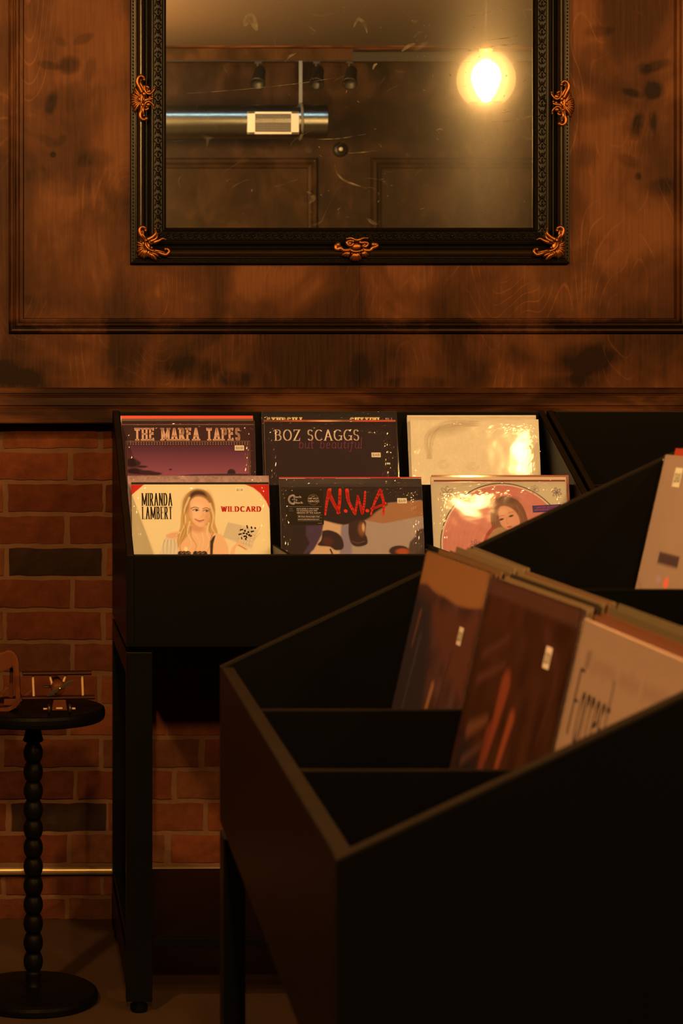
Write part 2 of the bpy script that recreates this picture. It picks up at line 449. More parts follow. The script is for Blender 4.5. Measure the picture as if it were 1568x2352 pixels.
def mirror_mat():
    """silvered glass with a hazy film of dust, wiping streaks and specks"""
    m, nt, p = new_mat('dusty_mirror_glass')
    nt.nodes.remove(p)
    out = [n for n in nt.nodes if n.type == 'OUTPUT_MATERIAL'][0]
    tc = N(nt, 'ShaderNodeTexCoord')
    g1 = N(nt, 'ShaderNodeBsdfGlossy'); g1.inputs['Roughness'].default_value = 0.0; g1.inputs[0].default_value = (0.86, 0.86, 0.82, 1)
    g2 = N(nt, 'ShaderNodeBsdfGlossy')
    g2.inputs['Roughness'].default_value = 0.19; g2.inputs[0].default_value = (0.9, 0.88, 0.8, 1)
    g2.inputs['Anisotropy'].default_value = 0.45
    tg = N(nt, 'ShaderNodeTangent', direction_type='RADIAL', axis='Z')
    nt.links.new(tg.outputs[0], g2.inputs['Tangent'])
    df = N(nt, 'ShaderNodeBsdfDiffuse'); df.inputs[0].default_value = (0.046, 0.040, 0.031, 1)
    # film
    nz = N(nt, 'ShaderNodeTexNoise', i_Scale=4.0, i_Detail=6.0, i_Roughness=0.65, i_Distortion=0.8)
    nt.links.new(tc.outputs['Object'], nz.inputs['Vector'])
    mp = N(nt, 'ShaderNodeMapping'); mp.inputs['Scale'].default_value = (140, 1, 2.0)
    nt.links.new(tc.outputs['Object'], mp.inputs['Vector'])
    st = N(nt, 'ShaderNodeTexNoise', i_Scale=1.0, i_Detail=3.0)
    nt.links.new(mp.outputs['Vector'], st.inputs['Vector'])
    sp = N(nt, 'ShaderNodeTexVoronoi', i_Scale=85.0)
    nt.links.new(tc.outputs['Object'], sp.inputs['Vector'])
    spr = N(nt, 'ShaderNodeMapRange', i_From_Min=0.05, i_From_Max=0.10, i_To_Min=1.0, i_To_Max=0.0)
    nt.links.new(sp.outputs['Distance'], spr.inputs['Value'])
    sel = N(nt, 'ShaderNodeTexNoise', i_Scale=9.0, i_Detail=2.0)
    nt.links.new(tc.outputs['Object'], sel.inputs['Vector'])
    selr = N(nt, 'ShaderNodeMapRange', i_From_Min=0.56, i_From_Max=0.70, i_To_Min=0.0, i_To_Max=1.0)
    nt.links.new(sel.outputs['Fac'], selr.inputs['Value'])
    specks = math_node(nt, 'MULTIPLY', spr.outputs['Result'], selr.outputs['Result'])
    # wiped arcs: contour lines of a smooth noise, kept only in a few places
    mp4 = N(nt, 'ShaderNodeMapping'); mp4.inputs['Scale'].default_value = (6, 6, 9)
    mp4.inputs['Rotation'].default_value = (0, 0.5, 0)
    nt.links.new(tc.outputs['Object'], mp4.inputs['Vector'])
    wv = N(nt, 'ShaderNodeTexNoise', i_Scale=1.0, i_Detail=0.5)
    nt.links.new(mp4.outputs['Vector'], wv.inputs['Vector'])
    a = math_node(nt, 'ABSOLUTE', math_node(nt, 'SUBTRACT', math_node(nt, 'FRACT', math_node(nt, 'MULTIPLY', wv.outputs['Fac'], 9.0)), 0.5))
    ar = N(nt, 'ShaderNodeMapRange', i_From_Min=0.0, i_From_Max=0.05, i_To_Min=1.0, i_To_Max=0.0)
    nt.links.new(a, ar.inputs['Value'])
    s2 = N(nt, 'ShaderNodeTexNoise', i_Scale=13.0, i_Detail=3.0)
    nt.links.new(tc.outputs['Object'], s2.inputs['Vector'])
    s2r = N(nt, 'ShaderNodeMapRange', i_From_Min=0.56, i_From_Max=0.70, i_To_Min=0.0, i_To_Max=0.5)
    nt.links.new(s2.outputs['Fac'], s2r.inputs['Value'])
    arcs = math_node(nt, 'MULTIPLY', ar.outputs['Result'], s2r.outputs['Result'])
    film = math_node(nt, 'MULTIPLY', math_node(nt, 'ADD', nz.outputs['Fac'], math_node(nt, 'MULTIPLY', st.outputs['Fac'], 0.5)), 0.13)
    dust = film
    marks = math_node(nt, 'ADD', math_node(nt, 'MULTIPLY', specks, 0.16), math_node(nt, 'MULTIPLY', arcs, 0.22), clamp=True)
    m1 = N(nt, 'ShaderNodeMixShader'); m1.inputs[0].default_value = 0.0105
    g3 = N(nt, 'ShaderNodeBsdfGlossy'); g3.inputs['Roughness'].default_value = 0.085; g3.inputs[0].default_value = (0.9, 0.88, 0.8, 1)
    m0 = N(nt, 'ShaderNodeMixShader'); m0.inputs[0].default_value = 0.012
    nt.links.new(g1.outputs[0], m0.inputs[1]); nt.links.new(g3.outputs[0], m0.inputs[2])
    nt.links.new(m0.outputs[0], m1.inputs[1]); nt.links.new(g2.outputs[0], m1.inputs[2])
    m2 = N(nt, 'ShaderNodeMixShader')
    nt.links.new(dust, m2.inputs[0]); nt.links.new(m1.outputs[0], m2.inputs[1]); nt.links.new(df.outputs[0], m2.inputs[2])
    df2 = N(nt, 'ShaderNodeBsdfDiffuse'); df2.inputs[0].default_value = (0.62, 0.60, 0.54, 1)
    m3 = N(nt, 'ShaderNodeMixShader')
    nt.links.new(marks, m3.inputs[0]); nt.links.new(m2.outputs[0], m3.inputs[1]); nt.links.new(df2.outputs[0], m3.inputs[2])
    nt.links.new(m3.outputs[0], out.inputs[0])
    return m
M['mirror'] = mirror_mat()

# ------------------------------------------------------------------ the room
X0, X1, YB, ZC = -2.4, 4.6, -3.0, 3.215
BY = 4.81          # face of the brick below the panelling
rnd = random.Random(7)

def struct(name, bm, mat, parent=None, smooth=False):
    o = obj(name, bm, mat, parent, smooth)
    if parent is None: o['kind'] = 'structure'
    return o

bm = bmesh.new(); box(bm, X0, X1, YB, 5.0, -0.12, 0.0); struct('floor', bm, M['floor'])
ZR, YR = 3.62, -1.92     # the ceiling steps up to a recess along the far wall
bm = bmesh.new(); box(bm, X0, X1, YR, 5.0, ZC, ZC + 0.52); box(bm, X0, X1, YB, YR, ZR, ZR + 0.1); struct('ceiling', bm, M['ceiling'])
bm = bmesh.new(); box(bm, X0 - 0.1, X0, YB, 5.0, 0, 3.7); struct('wall_left', bm, M['back_wood'])
bm = bmesh.new(); box(bm, X1, X1 + 0.1, YB, 5.0, 0, 3.7); struct('wall_right', bm, M['back_wood'])
bm = bmesh.new(); box(bm, X0, X1, YB - 0.1, YB, 0, 3.7); struct('wall_back', bm, M['back_wood'])
# wood panelling above, split by one fine upright seam
SEAM = wx(825)
bm = bmesh.new()
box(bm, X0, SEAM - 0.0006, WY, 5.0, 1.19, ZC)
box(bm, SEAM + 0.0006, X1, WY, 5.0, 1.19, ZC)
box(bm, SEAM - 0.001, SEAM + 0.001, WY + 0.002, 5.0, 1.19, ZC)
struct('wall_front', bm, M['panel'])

# brick below: every brick its own block in the one wall mesh
def brick_wall():
    bm = bmesh.new()
    lay = bm.verts.layers.float_color.new('tint')
    def paint(vs, c):
        for v in vs: v[lay] = (*c, 1)
    n0 = set()
    box(bm, X0, X1, BY + 0.0012, 5.0, 0, 1.19, mi=1)
    palette = [tuple(v * .9 for v in q) for q in ((0.098, 0.028, 0.0125), (0.084, 0.0235, 0.0105), (0.108, 0.034, 0.0155), (0.078, 0.024, 0.012), (0.092, 0.035, 0.018))]
    dark = (0.0215, 0.0115, 0.0080)
    k = -12
    while True:
        zb = 0.892 + 0.0762 * k + 0.006      # bottom of the course above mortar line k
        if zb > 1.19: break
        zt = min(zb + 0.0642, 1.188)
        if zt > 0.01:
            odd = (k % 2 == 0)
            x = -0.124 - 0.236 * 12 + (0.156 if odd else 0.0) + rnd.uniform(-.008, .008)
            i = 0
            while x < 2.6:
                a, b = x + 0.006 + rnd.uniform(-.002, .002), x + 0.230 + rnd.uniform(-.002, .002)
                if b > X0 and a > X0:
                    c = rnd.choice(palette)
                    f = rnd.uniform(0.75, 1.2)
                    c = tuple(q * f for q in c)
                    at_ref = (-0.13 < x < -0.10)
                    if rnd.random() < 0.10 and not (-0.4 < x < 0.3 and zb > 0.5): c = dark
                    if k == -1 and at_ref: c = dark
                    if k == -9 and at_ref: c = dark
                    if k == 3 and at_ref: c = (0.044, 0.0205, 0.0120)
                    y = BY + rnd.uniform(-0.0050, -0.0026)
                    # a brick face with slightly wavering outline
                    nx, nz = 10, 4
                    before = len(bm.verts)
                    G = []
                    for iz in range(nz + 1):
                        row = []
                        for ix in range(nx + 1):
                            u, w = ix / nx, iz / nz
                            px = a + (b - a) * u; pz = max(zb, 0.0) + (zt - max(zb, 0.0)) * w
                            ed = min(u, 1 - u, w, 1 - w)
                            dy = rnd.uniform(-.0007, .0007)
                            if ed == 0:
                                px += rnd.uniform(-.0018, .0018); pz += rnd.uniform(-.0018, .0018); dy += 0.0016
                            pz = max(0.0, pz)
                            v = bm.verts.new((px, y + dy, pz)); row.append(v)
                            t = rnd.uniform(0.93, 1.07)
                            v[lay] = (c[0] * t, c[1] * t, c[2] * t, 1)
                        G.append(row)
                    for iz in range(nz):
                        for ix in range(nx):
                            bm.faces.new([G[iz][ix], G[iz][ix + 1], G[iz + 1][ix + 1], G[iz + 1][ix]])
                    rim = [G[0][i] for i in range(nx + 1)] + [G[j][nx] for j in range(1, nz + 1)] + \
                          [G[nz][i] for i in range(nx - 1, -1, -1)] + [G[j][0] for j in range(nz - 1, 0, -1)]
                    back = []
                    for v in rim:
                        q = bm.verts.new((v.co.x, BY + 0.012, v.co.z)); q[lay] = v[lay]; back.append(q)
                    for q in range(len(rim)):
                        j = (q + 1) % len(rim)
                        bm.faces.new([rim[j], rim[q], back[q], back[j]])
                x += 0.236 + rnd.uniform(-.003, .003)
                i += 1
        k += 1
    for f in bm.faces: f.smooth = False
    return bm
struct('wall_front_lower', brick_wall(), [M['brick'], M['mortar']])

# chair rail: one long stepped profile (y offset from the panelling, z)
RY = 4.728
prof = [(WY, 1.270), (4.741, 1.270), (4.738, 1.267), (4.738, 1.2575), (4.7415, 1.2555), (4.7415, 1.2535),
        (4.736, 1.2515), (4.733, 1.246), (4.7325, 1.229), (4.736, 1.2255), (4.736, 1.2235), (4.730, 1.221), (4.728, 1.217),
        (4.728, 1.189), (4.730, 1.186), (4.80, 1.186), (4.80, 1.192), (WY, 1.192)]
bm = bmesh.new(); prism(bm, prof, 0, X0, X1)
struct('trim_1', bm, M['trim'])

# mitred moulding round each recessed-looking panel
def loop_profile(bm, x0, x1, z0, z1, prof, yface):
    """prof: (inward distance, height towards the room); one mitred loop"""
    loops = []
    for t, h in prof:
        y = yface - h
        loops.append([bm.verts.new(p) for p in ((x0 + t, y, z0 + t), (x1 - t, y, z0 + t), (x1 - t, y, z1 - t), (x0 + t, y, z1 - t))])
    for a, b in zip(loops, loops[1:]):
        for i in range(4):
            j = (i + 1) % 4
            bm.faces.new([a[i], a[j], b[j], b[i]])
MOULD = [(0, 0), (0, 0.006), (0.002, 0.010), (0.006, 0.013), (0.010, 0.0125), (0.0125, 0.009), (0.014, 0.009), (0.015, 0.014), (0.019, 0.017),
         (0.023, 0.016), (0.0255, 0.011), (0.027, 0.0085), (0.029, 0.0085), (0.030, 0.0105), (0.033, 0.0105), (0.0345, 0.006), (0.0365, 0)]
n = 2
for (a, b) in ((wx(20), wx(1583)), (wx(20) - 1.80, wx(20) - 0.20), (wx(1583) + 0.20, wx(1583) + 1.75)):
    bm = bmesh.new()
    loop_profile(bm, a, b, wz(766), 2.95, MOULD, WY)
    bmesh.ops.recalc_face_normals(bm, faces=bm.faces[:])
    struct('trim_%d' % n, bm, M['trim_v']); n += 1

# far wall seen in the mirror: crown, panel mouldings
bm = bmesh.new()
prism(bm, [(YR - .03, ZC - .012), (YR + .05, ZC - .012), (YR + .055, ZC - .008), (YR + .09, ZC - .008), (YR + .09, ZC), (YR, ZC), (YR, ZC + .10), (YR - .02, ZC + .10), (YR - .02, ZC + .012), (YR - .03, ZC + .008)], 0, X0, X1)
struct('trim_%d' % n, bm, M['trim']); n += 1
for (a, b) in ((-1.6, 1.62), (1.95, 3.0), (3.3, 4.4)):
    bm = bmesh.new()
    loop_profile(bm, a, b, 0.9, 2.72, [(0, 0), (0, .012), (.012, .028), (.03, .03), (.045, .016), (.06, .012), (.066, 0)], 0)
    for v in bm.verts: v.co.y = YB - v.co.y
    bmesh.ops.recalc_face_normals(bm, faces=bm.faces[:])
    struct('trim_%d' % n, bm, M['back_wood']); n += 1
bm = bmesh.new(); box(bm, X0, X1, YB, YB + 0.015, 0, 0.12, 0.003); struct('baseboard_back', bm, M['trim'])

# conduit along the foot of the brick
bm = bmesh.new()
pts = [(x, BY - 0.014 + 0.0008 * math.sin(x * 5), 0.119 + 0.0015 * math.sin(x * 2.3)) for x in np.linspace(X0 + 0.01, 2.4, 40)]
tube(bm, pts, 0.0105, n=14)
o = obj('conduit_pipe', bm, M['conduit'], None, True)
tag(o, 'thin brass-toned conduit pipe running along the foot of the brick wall', 'pipe')
for x in (-1.4, -0.35, 0.9, 1.9):
    bm = bmesh.new(); box(bm, x - .008, x + .008, BY - 0.026, BY + 0.004, 0.105, 0.133, 0.002)
    obj('pipe_clip', bm, M['conduit'], o)

# ------------------------------------------------------------------ pendant lamps
def pendant(x, y, z, strength, label):
    root = tag(empty('pendant_lamp', (x, y, z)), label, 'lamp', 'amber globe pendant lamps')
    R = 0.128
    bm = bmesh.new()
    prof = []
    for i in range(25):                       # globe cut off flat, with an open rim at the bottom
        a = math.radians(12 + (143 - 12) * i / 24)
        prof.append((R * math.sin(a), R * math.cos(a)))
    lathe(bm, prof, n=48)
    obj('globe', bm, M['globe'], root, True)
    bm = bmesh.new()
    a = math.radians(143)
    rr, zz = R * math.sin(a), R * math.cos(a)
    tube(bm, [(rr * math.cos(t), rr * math.sin(t), zz) for t in np.linspace(0, 2 * math.pi, 49)], 0.0016, n=6)
    obj('globe_rim', bm, M['globe'], root, True)
    bm = bmesh.new()
    prof = [(0.0, -0.098), (0.012, -0.096), (0.020, -0.088), (0.036, -0.065), (0.052, -0.030), (0.061, 0.002), (0.060, 0.032), (0.048, 0.058), (0.028, 0.074), (0.016, 0.084)]
    lathe(bm, prof, n=20)
    obj('bulb', bm, bulb_mat(strength), root, True)
    bm = bmesh.new()
    lathe(bm, [(0.0, 0.083), (0.017, 0.083), (0.019, 0.10), (0.019, 0.125), (0.030, 0.127), (0.030, 0.135), (0.012, 0.160), (0.0, 0.162)], n=24)
    obj('socket', bm, M['brass'], root, True)
    bm = bmesh.new(); tube(bm, [(0, 0, 0.158), (0, 0, ZC - z - 0.02)], 0.0028, n=8)
    obj('cord', bm, M['matte_black'], root, True)
    bm = bmesh.new(); lathe(bm, [(0, ZC - z - 0.03), (0.05, ZC - z - 0.028), (0.055, ZC - z), (0, ZC - z)], n=24)
    obj('ceiling_rose', bm, M['brass'], root, True)
    return root
for p in PENDANTS: pendant(*p)
cool = tag(empty('added_cool_strip', (0.55, -1.86, ZC)), 'added cool-white strip, unseen along the ceiling edge, lighting the ventilation duct', 'added light')  # unseen strip added to give the duct a cool highlight
bm = bmesh.new(); box(bm, -1.6, 1.12, -.012, .012, -.078, -.012, .002); box(bm, -1.6, 1.12, -.055, .010, -.016, -.012); obj('added_tube_shield', bm, M['back_wood'], cool)  # shield added to keep the glowing tube out of the mirror
bm = bmesh.new(); tube(bm, [(-1.58, -.040, -.040), (1.10, -.040, -.040)], .011, n=12)
cm, cnt, cp = new_mat('added_cool_glow'); cnt.nodes.remove(cp)
ce = N(cnt, 'ShaderNodeEmission'); ce.inputs[0].default_value = (0.66, 0.93, 1.0, 1); ce.inputs[1].default_value = 20.0
cnt.links.new(ce.outputs[0], [n_ for n_ in cnt.nodes if n_.type == 'OUTPUT_MATERIAL'][0].inputs[0])
obj('added_tube', bm, cm, cool, True)

# ------------------------------------------------------------------ things reflected in the mirror
def refl(px, py, y):
    """the point at depth y behind that shows at (px, py) in the mirror"""
    zt = 2 * (WY - 0.0055) - y
    return Vector(((px - PPX) / F_PX * zt, y, EYE - (py - PPY) / F_PX * zt)), zt / F_PX
c, k = refl(748, 279, -2.35)
R = 39 * k
duct = tag(empty('ventilation_duct', (c.x, c.y, c.z)), 'round galvanised ventilation duct with a pale grille, reflected in the mirror', 'duct')
bm = bmesh.new()
xs = [0.0]
L = c.x - X0 - 0.05
rings = []
prof = [(0.0, R), (-L, R)]
nn = 40
for (px_, r) in prof:
    rings.append([bm.verts.new((px_, r * math.cos(2 * math.pi * i / nn), r * math.sin(2 * math.pi * i / nn))) for i in range(nn)])
for a, b in zip(rings, rings[1:]):
    for i in range(nn):
        bm.faces.new([a[i], a[(i + 1) % nn], b[(i + 1) % nn], b[i]])
bmesh.ops.recalc_face_normals(bm, faces=bm.faces[:])
dp = obj('duct_pipe', bm, M['steel'], duct, True)
bm = bmesh.new()
for x_ in np.arange(0.09, L - .05, 0.105):      # raised spiral seams
    tube(bm, [(-x_ - .02 * (t - math.pi) / math.pi, (R + .0002) * math.cos(t), (R + .0002) * math.sin(t)) for t in np.linspace(0, 2 * math.pi, 41)], .0018, n=6)
obj('duct_seams', bm, M['steel'], dp, True)
bm = bmesh.new(); lathe(bm, [(0, .004), (R * .96, .004), (R * .985, 0), (R * .985, -.01)], n=40)
obj('end_cap', bm, M['steel'], duct, False, rot=(0, math.radians(90), 0))
g0, _ = refl(568, 257, -2.35 + R); g1, _ = refl(686, 308, -2.35 + R)
bm = bmesh.new()
gx0, gx1, gz0, gz1 = g0.x - c.x, g1.x - c.x, g1.z - c.z, g0.z - c.z
for (a, b, e, f) in ((gx0, gx1, gz1 - .012, gz1), (gx0, gx1, gz0, gz0 + .012), (gx0, gx0 + .045, gz0, gz1), (gx1 - .045, gx1, gz0, gz1)):
    box(bm, a, b, R * 0.72, R * 1.06, e, f, 0.002)
gr = obj('grille_frame', bm, M['grille'], duct)
bm = bmesh.new()
box(bm, gx0 + .045, gx1 - .045, R * 0.72, R * 0.98, gz0 + .012, gz1 - .012)
obj('grille_opening', bm, M['grille_dark'], gr)
bm = bmesh.new()
for i in range(1, 8):
    z = gz0 + .012 + (gz1 - gz0 - .024) * i / 8
    box(bm, gx0 + .045, gx1 - .045, R * 0.98, R * 1.02, z - .0014, z + .0014)
for i in range(1, 18):
    x = gx0 + .045 + (gx1 - gx0 - .09) * i / 18
    box(bm, x - .0012, x + .0012, R * 0.975, R * 1.01, gz0 + .012, gz1 - .012)
obj('grille_mesh', bm, M['strap'], gr)
for (hx) in (690, 250):
    s, _ = refl(hx, 150, -2.35)
    bm = bmesh.new(); box(bm, s.x - c.x - .010, s.x - c.x + .010, -.004, .004, R, ZR - c.z)
    tube(bm, [(s.x - c.x, (R * 1.04) * math.cos(t), (R * 1.04) * math.sin(t)) for t in np.linspace(0, 2 * math.pi, 33)], 0.008, n=6)
    obj('hanger_strap', bm, M['strap'], duct)

ty = -2.55
a, k = refl(380, 140, ty); b, _ = refl(1000, 140, ty)
rail = tag(empty('lighting_track', (a.x, ty, 3.27)), 'black lighting track under the ceiling, reflected above the duct', 'track')
bm = bmesh.new(); box(bm, -1.2, b.x - a.x + 1.2, -.03, .03, -.028, .028, 0.002); obj('track_bar', bm, M['matte_black'], rail)
for i, x in enumerate((-1.1, 0.1, b.x - a.x - .1)):
    bm = bmesh.new(); tube(bm, [(x, 0, .012), (x, 0, ZR - 3.27)], .006, n=8); obj('track_stem', bm, M['matte_black'], rail)
for (px, lab) in ((592, 'leftmost of three black spotlights reflected in the mirror'), (726, 'middle of three black spotlights, reflected beside the duct strap'), (802, 'rightmost of three black spotlights reflected in the mirror')):
    p, k = refl(px, 168, ty)
    sp = tag(empty('track_spotlight', (p.x, ty, 3.2415)), lab, 'spotlight', 'black spotlights on the lighting track')
    bm = bmesh.new(); tube(bm, [(0, 0, 0), (0.0, 0, -.05)], .008, n=8); box(bm, -.02, .02, -.014, .014, -.012, .0); obj('spotlight_stem', bm, M['matte_black'], sp)
    bm = bmesh.new()
    prof = [(0.0, 0.05), (.026, .05), (.034, .03), (.036, -.02), (.046, -.07), (.047, -.078), (.040, -.078), (.030, -.05), (0, -.05)]
    lathe(bm, prof, n=20)
    obj('spotlight_head', bm, M['matte_black'], sp, True, loc=(0.006, .03, -.080), rot=(math.radians(35), math.radians(14), 0))
p, k = refl(782, 343, YB + 0.02)
bell = tag(empty('wall_bell', (p.x, YB, p.z)), 'small round dark wall fitting reflected below the end of the duct', 'wall fitting')
bm = bmesh.new(); lathe(bm, [(0, .035), (.016, .034), (.018, .025), (.030, .022), (.044, .012), (.047, 0)], n=28)
obj('bell_dome', bm, M['matte_black'], bell, True, rot=(math.radians(-90), 0, 0))
bm = bmesh.new(); lathe(bm, [(0, .040), (.010, .039), (.013, .034)], n=20)
obj('bell_cap', bm, M['grille'], bell, True, rot=(math.radians(-90), 0, 0))

# ------------------------------------------------------------------ the framed mirror
FX0, FX1, FZ0, FZ1 = 0.1730, 1.2070, 1.5620, 2.3300
root = tag(empty('wall_mirror', ((FX0 + FX1) / 2, WY, FZ0)), 'large dusty mirror in a black carved frame with copper ornaments on the wood wall', 'mirror')
ox, oz = (FX0 + FX1) / 2, FZ0
def rel(bm):
    for v in bm.verts:
        v.co.x -= ox; v.co.y -= WY; v.co.z -= oz
    return bm
bm = bmesh.new()
PROF = [(0, 0), (0, .014), (.002, .019), (.010, .020), (.0125, .0205), (.0135, .0235), (.0150, .0235), (.0165, .022)]
for i in range(9):                              # big convex torus
    PROF.append((.0165 + .0145 * i / 8, .024 + .0105 * math.sin(math.pi * (i + 0.6) / 9.2)))
for i in range(8):                              # deep cove
    t = i / 7
    PROF.append((.032 + .013 * t, .0250 - .0125 * math.sin(math.pi * min(1, t * 0.75 + .08))))
PROF += [(.0455, .0205), (.0475, .0215), (.0490, .0205), (.0500, .0165), (.0540, .0150), (.0560, .0165), (.0660, .0175), (.0750, .0150), (.0765, .0125),
         (.0775, .0140), (.0800, .0148), (.0820, .0130), (.0850, .0075), (.0850, .0040)]
loop_profile(bm, FX0, FX1, FZ0, FZ1, PROF, WY)
bmesh.ops.recalc_face_normals(bm, faces=bm.faces[:])
bm.faces.ensure_lookup_table()
for i_, f in enumerate(bm.faces): f.material_index = 1 if 8 <= i_ // 4 <= 15 else 0
obj('frame', rel(bm), [M['frame'], M['frame_sheen']], root)
bm = bmesh.new()
vs = [bm.verts.new(p) for p in ((FX0 + .080, WY - .0055, FZ0 + .080), (FX1 - .080, WY - .0055, FZ0 + .080), (FX1 - .080, WY - .0055, FZ1 - .080), (FX0 + .080, WY - .0055, FZ1 - .080))]
bm.faces.new(vs)
ext = bmesh.ops.extrude_face_region(bm, geom=bm.faces[:])
for v in [g for g in ext['geom'] if isinstance(g, bmesh.types.BMVert)]: v.co.y += 0.004
bmesh.ops.recalc_face_normals(bm, faces=bm.faces[:])
obj('mirror_glass', rel(bm), M['mirror'], root)

# wiped streaks, hair scratches and specks of dust lying on the glass
def film_mat():
    m, nt, p = new_mat('dry_dust_streak')
    nt.nodes.remove(p)
    out = [n_ for n_ in nt.nodes if n_.type == 'OUTPUT_MATERIAL'][0]
    tr = N(nt, 'ShaderNodeBsdfTransparent'); df = N(nt, 'ShaderNodeBsdfDiffuse'); df.inputs[0].default_value = (0.30, 0.28, 0.23, 1)
    tc = N(nt, 'ShaderNodeTexCoord'); nz = N(nt, 'ShaderNodeTexNoise', i_Scale=45.0, i_Detail=4.0)
    nt.links.new(tc.outputs['Object'], nz.inputs['Vector'])
    r_ = N(nt, 'ShaderNodeMapRange', i_From_Min=0.40, i_From_Max=0.68, i_To_Min=0.02, i_To_Max=0.55)
    nt.links.new(nz.outputs['Fac'], r_.inputs['Value'])
    mx = N(nt, 'ShaderNodeMixShader')
    nt.links.new(r_.outputs['Result'], mx.inputs[0]); nt.links.new(tr.outputs[0], mx.inputs[1]); nt.links.new(df.outputs[0], mx.inputs[2])
    nt.links.new(mx.outputs[0], out.inputs[0])
    return m
bm = bmesh.new()
GY = WY - .0057
def gpt(px, py): return ((px - PPX) / F_PX * GY, EYE - (py - PPY) / F_PX * GY)
def streak(pts, w):
    P = smooth_pts([gpt(*p_) for p_ in pts], 6) if len(pts) > 2 else [gpt(*p_) for p_ in pts]
    n_ = len(P); L_, R_ = [], []
    for i, (x, z) in enumerate(P):
        a_, b_ = P[max(0, i - 1)], P[min(n_ - 1, i + 1)]
        dx, dz = b_[0] - a_[0], b_[1] - a_[1]; l_ = math.hypot(dx, dz) or 1
        h_ = w / F_PX * GY / 2 * (math.sin(math.pi * (i + .5) / n_) ** .6 if n_ > 2 else 1)
        L_.append(bm.verts.new((x - dz / l_ * h_, GY, z + dx / l_ * h_))); R_.append(bm.verts.new((x + dz / l_ * h_, GY, z - dx / l_ * h_)))
    for i in range(n_ - 1): bm.faces.new([R_[i], R_[i + 1], L_[i + 1], L_[i]])
for pts, w_ in (([(428, 215), (560, 205), (690, 191), (768, 179)], 1.6), ([(654, 142), (664, 130), (680, 122)], 6), ([(768, 378), (774, 398), (790, 414), (815, 424), (842, 433)], 5),
                ([(812, 62), (822, 44), (836, 54), (843, 76)], 8), ([(820, 48), (828, 34), (832, 22)], 5), ([(922, 118), (938, 106), (953, 100)], 8), ([(944, 46), (954, 50), (962, 43)], 6),
                ([(950, 86), (960, 76), (970, 74)], 5), ([(1060, 40), (1110, 30), (1165, 20)], 3), ([(1120, 92), (1180, 84), (1216, 66)], 3), ([(1185, 30), (1210, 22), (1236, 26)], 5), ([(1120, 108), (1150, 104), (1200, 100)], 3),
                ([(1190, 20), (1204, 30), (1208, 44)], 5), ([(856, 160), (860, 150), (866, 146)], 6), ([(800, 352), (830, 350), (870, 345)], 3), ([(1000, 300), (1010, 296), (1018, 299)], 4), ([(866, 330), (872, 333), (876, 338)], 4),
                ([(840, 500), (860, 512), (880, 505)], 9),
                ([(1150, 260), (1190, 252), (1228, 246)], 3), ([(1130, 280), (1180, 276), (1236, 262)], 4), ([(560, 60), (575, 40), (590, 70)], 20), ([(700, 470), (720, 455), (705, 440)], 10), ([(730, 320), (780, 318), (840, 308)], 3)):
    streak(pts, w_)
for i in range(120):
    x_, y_ = rnd.triangular(400, 1240, 1200), rnd.uniform(10, 510)
    q_ = rnd.uniform(.8, 2.4)
    streak([(x_, y_), (x_ + rnd.uniform(-4, 4), y_ + rnd.uniform(-3, 3) + .1), (x_ + rnd.uniform(-6, 6), y_ + rnd.uniform(-5, 5) + .2)], q_)
for f in bm.faces:
    f.normal_update()
obj('dust_streaks', rel(bm), film_mat(), root)['kind'] = 'stuff'

def along(fn, inset, step):
    """walk the four sides of the frame at a given inset; fn(x, z, angle, index)"""
    a, b, c_, d = FX0 + inset, FX1 - inset, FZ0 + inset, FZ1 - inset
    for (p, q) in (((a, c_), (b, c_)), ((b, c_), (b, d)), ((b, d), (a, d)), ((a, d), (a, c_))):
        L_ = math.dist(p, q); n_ = max(2, int(L_ / step))
        for i in range(n_):
            t = (i + .5) / n_
            fn(p[0] + (q[0] - p[0]) * t, p[1] + (q[1] - p[1]) * t, math.atan2(q[1] - p[1], q[0] - p[0]), i)
# carved inner band: leaf-and-dart row
bm = bmesh.new()
def lump(bm, x, z, ang, du, dv, ru, rv, tilt, y, ry):
    ca, sa = math.cos(ang), math.sin(ang)
    cx_, cz_ = x + du * ca - dv * sa, z + du * sa + dv * ca
    rot = Matrix.Rotation(-(ang + tilt), 4, 'Y')
    ellipsoid(bm, (cx_, y, cz_), (ru, ry, rv), 6, 5, rot)
def leafdart(x, z, a, i):
    y = WY - .0170
    if i % 2 == 0:
        lump(bm, x, z, a, 0, 0, .0085, .0024, 0, y, .0042)
        for s in (-1, 1):
            lump(bm, x, z, a, -.004, s * .0052, .0055, .0016, s * .7, y, .0032)
            lump(bm, x, z, a, .006, s * .0062, .0048, .0015, -s * .8, y, .0030)
    else:
        lump(bm, x, z, a, -.002, 0, .0052, .0030, 0, y, .0040)
        for s in (-1, 1):
            lump(bm, x, z, a, .001, s * .0060, .0058, .0017, s * .35, y, .0034)
            lump(bm, x, z, a, -.006, s * .0035, .0034, .0013, s * 1.1, y, .0030)
along(leafdart, .0655, .0165)
obj('carved_band', rel(bm), M['carved'], root, True)
bm = bmesh.new()
def bead(x, z, a, i):
    lump(bm, x, z, a, 0, rnd.uniform(-.0006, .0006), .0024, .0017, 0.5, WY - .0198, .0022)
along(bead, .0068, .0082)
obj('bead_edging', rel(bm), M['carved'], root, True)

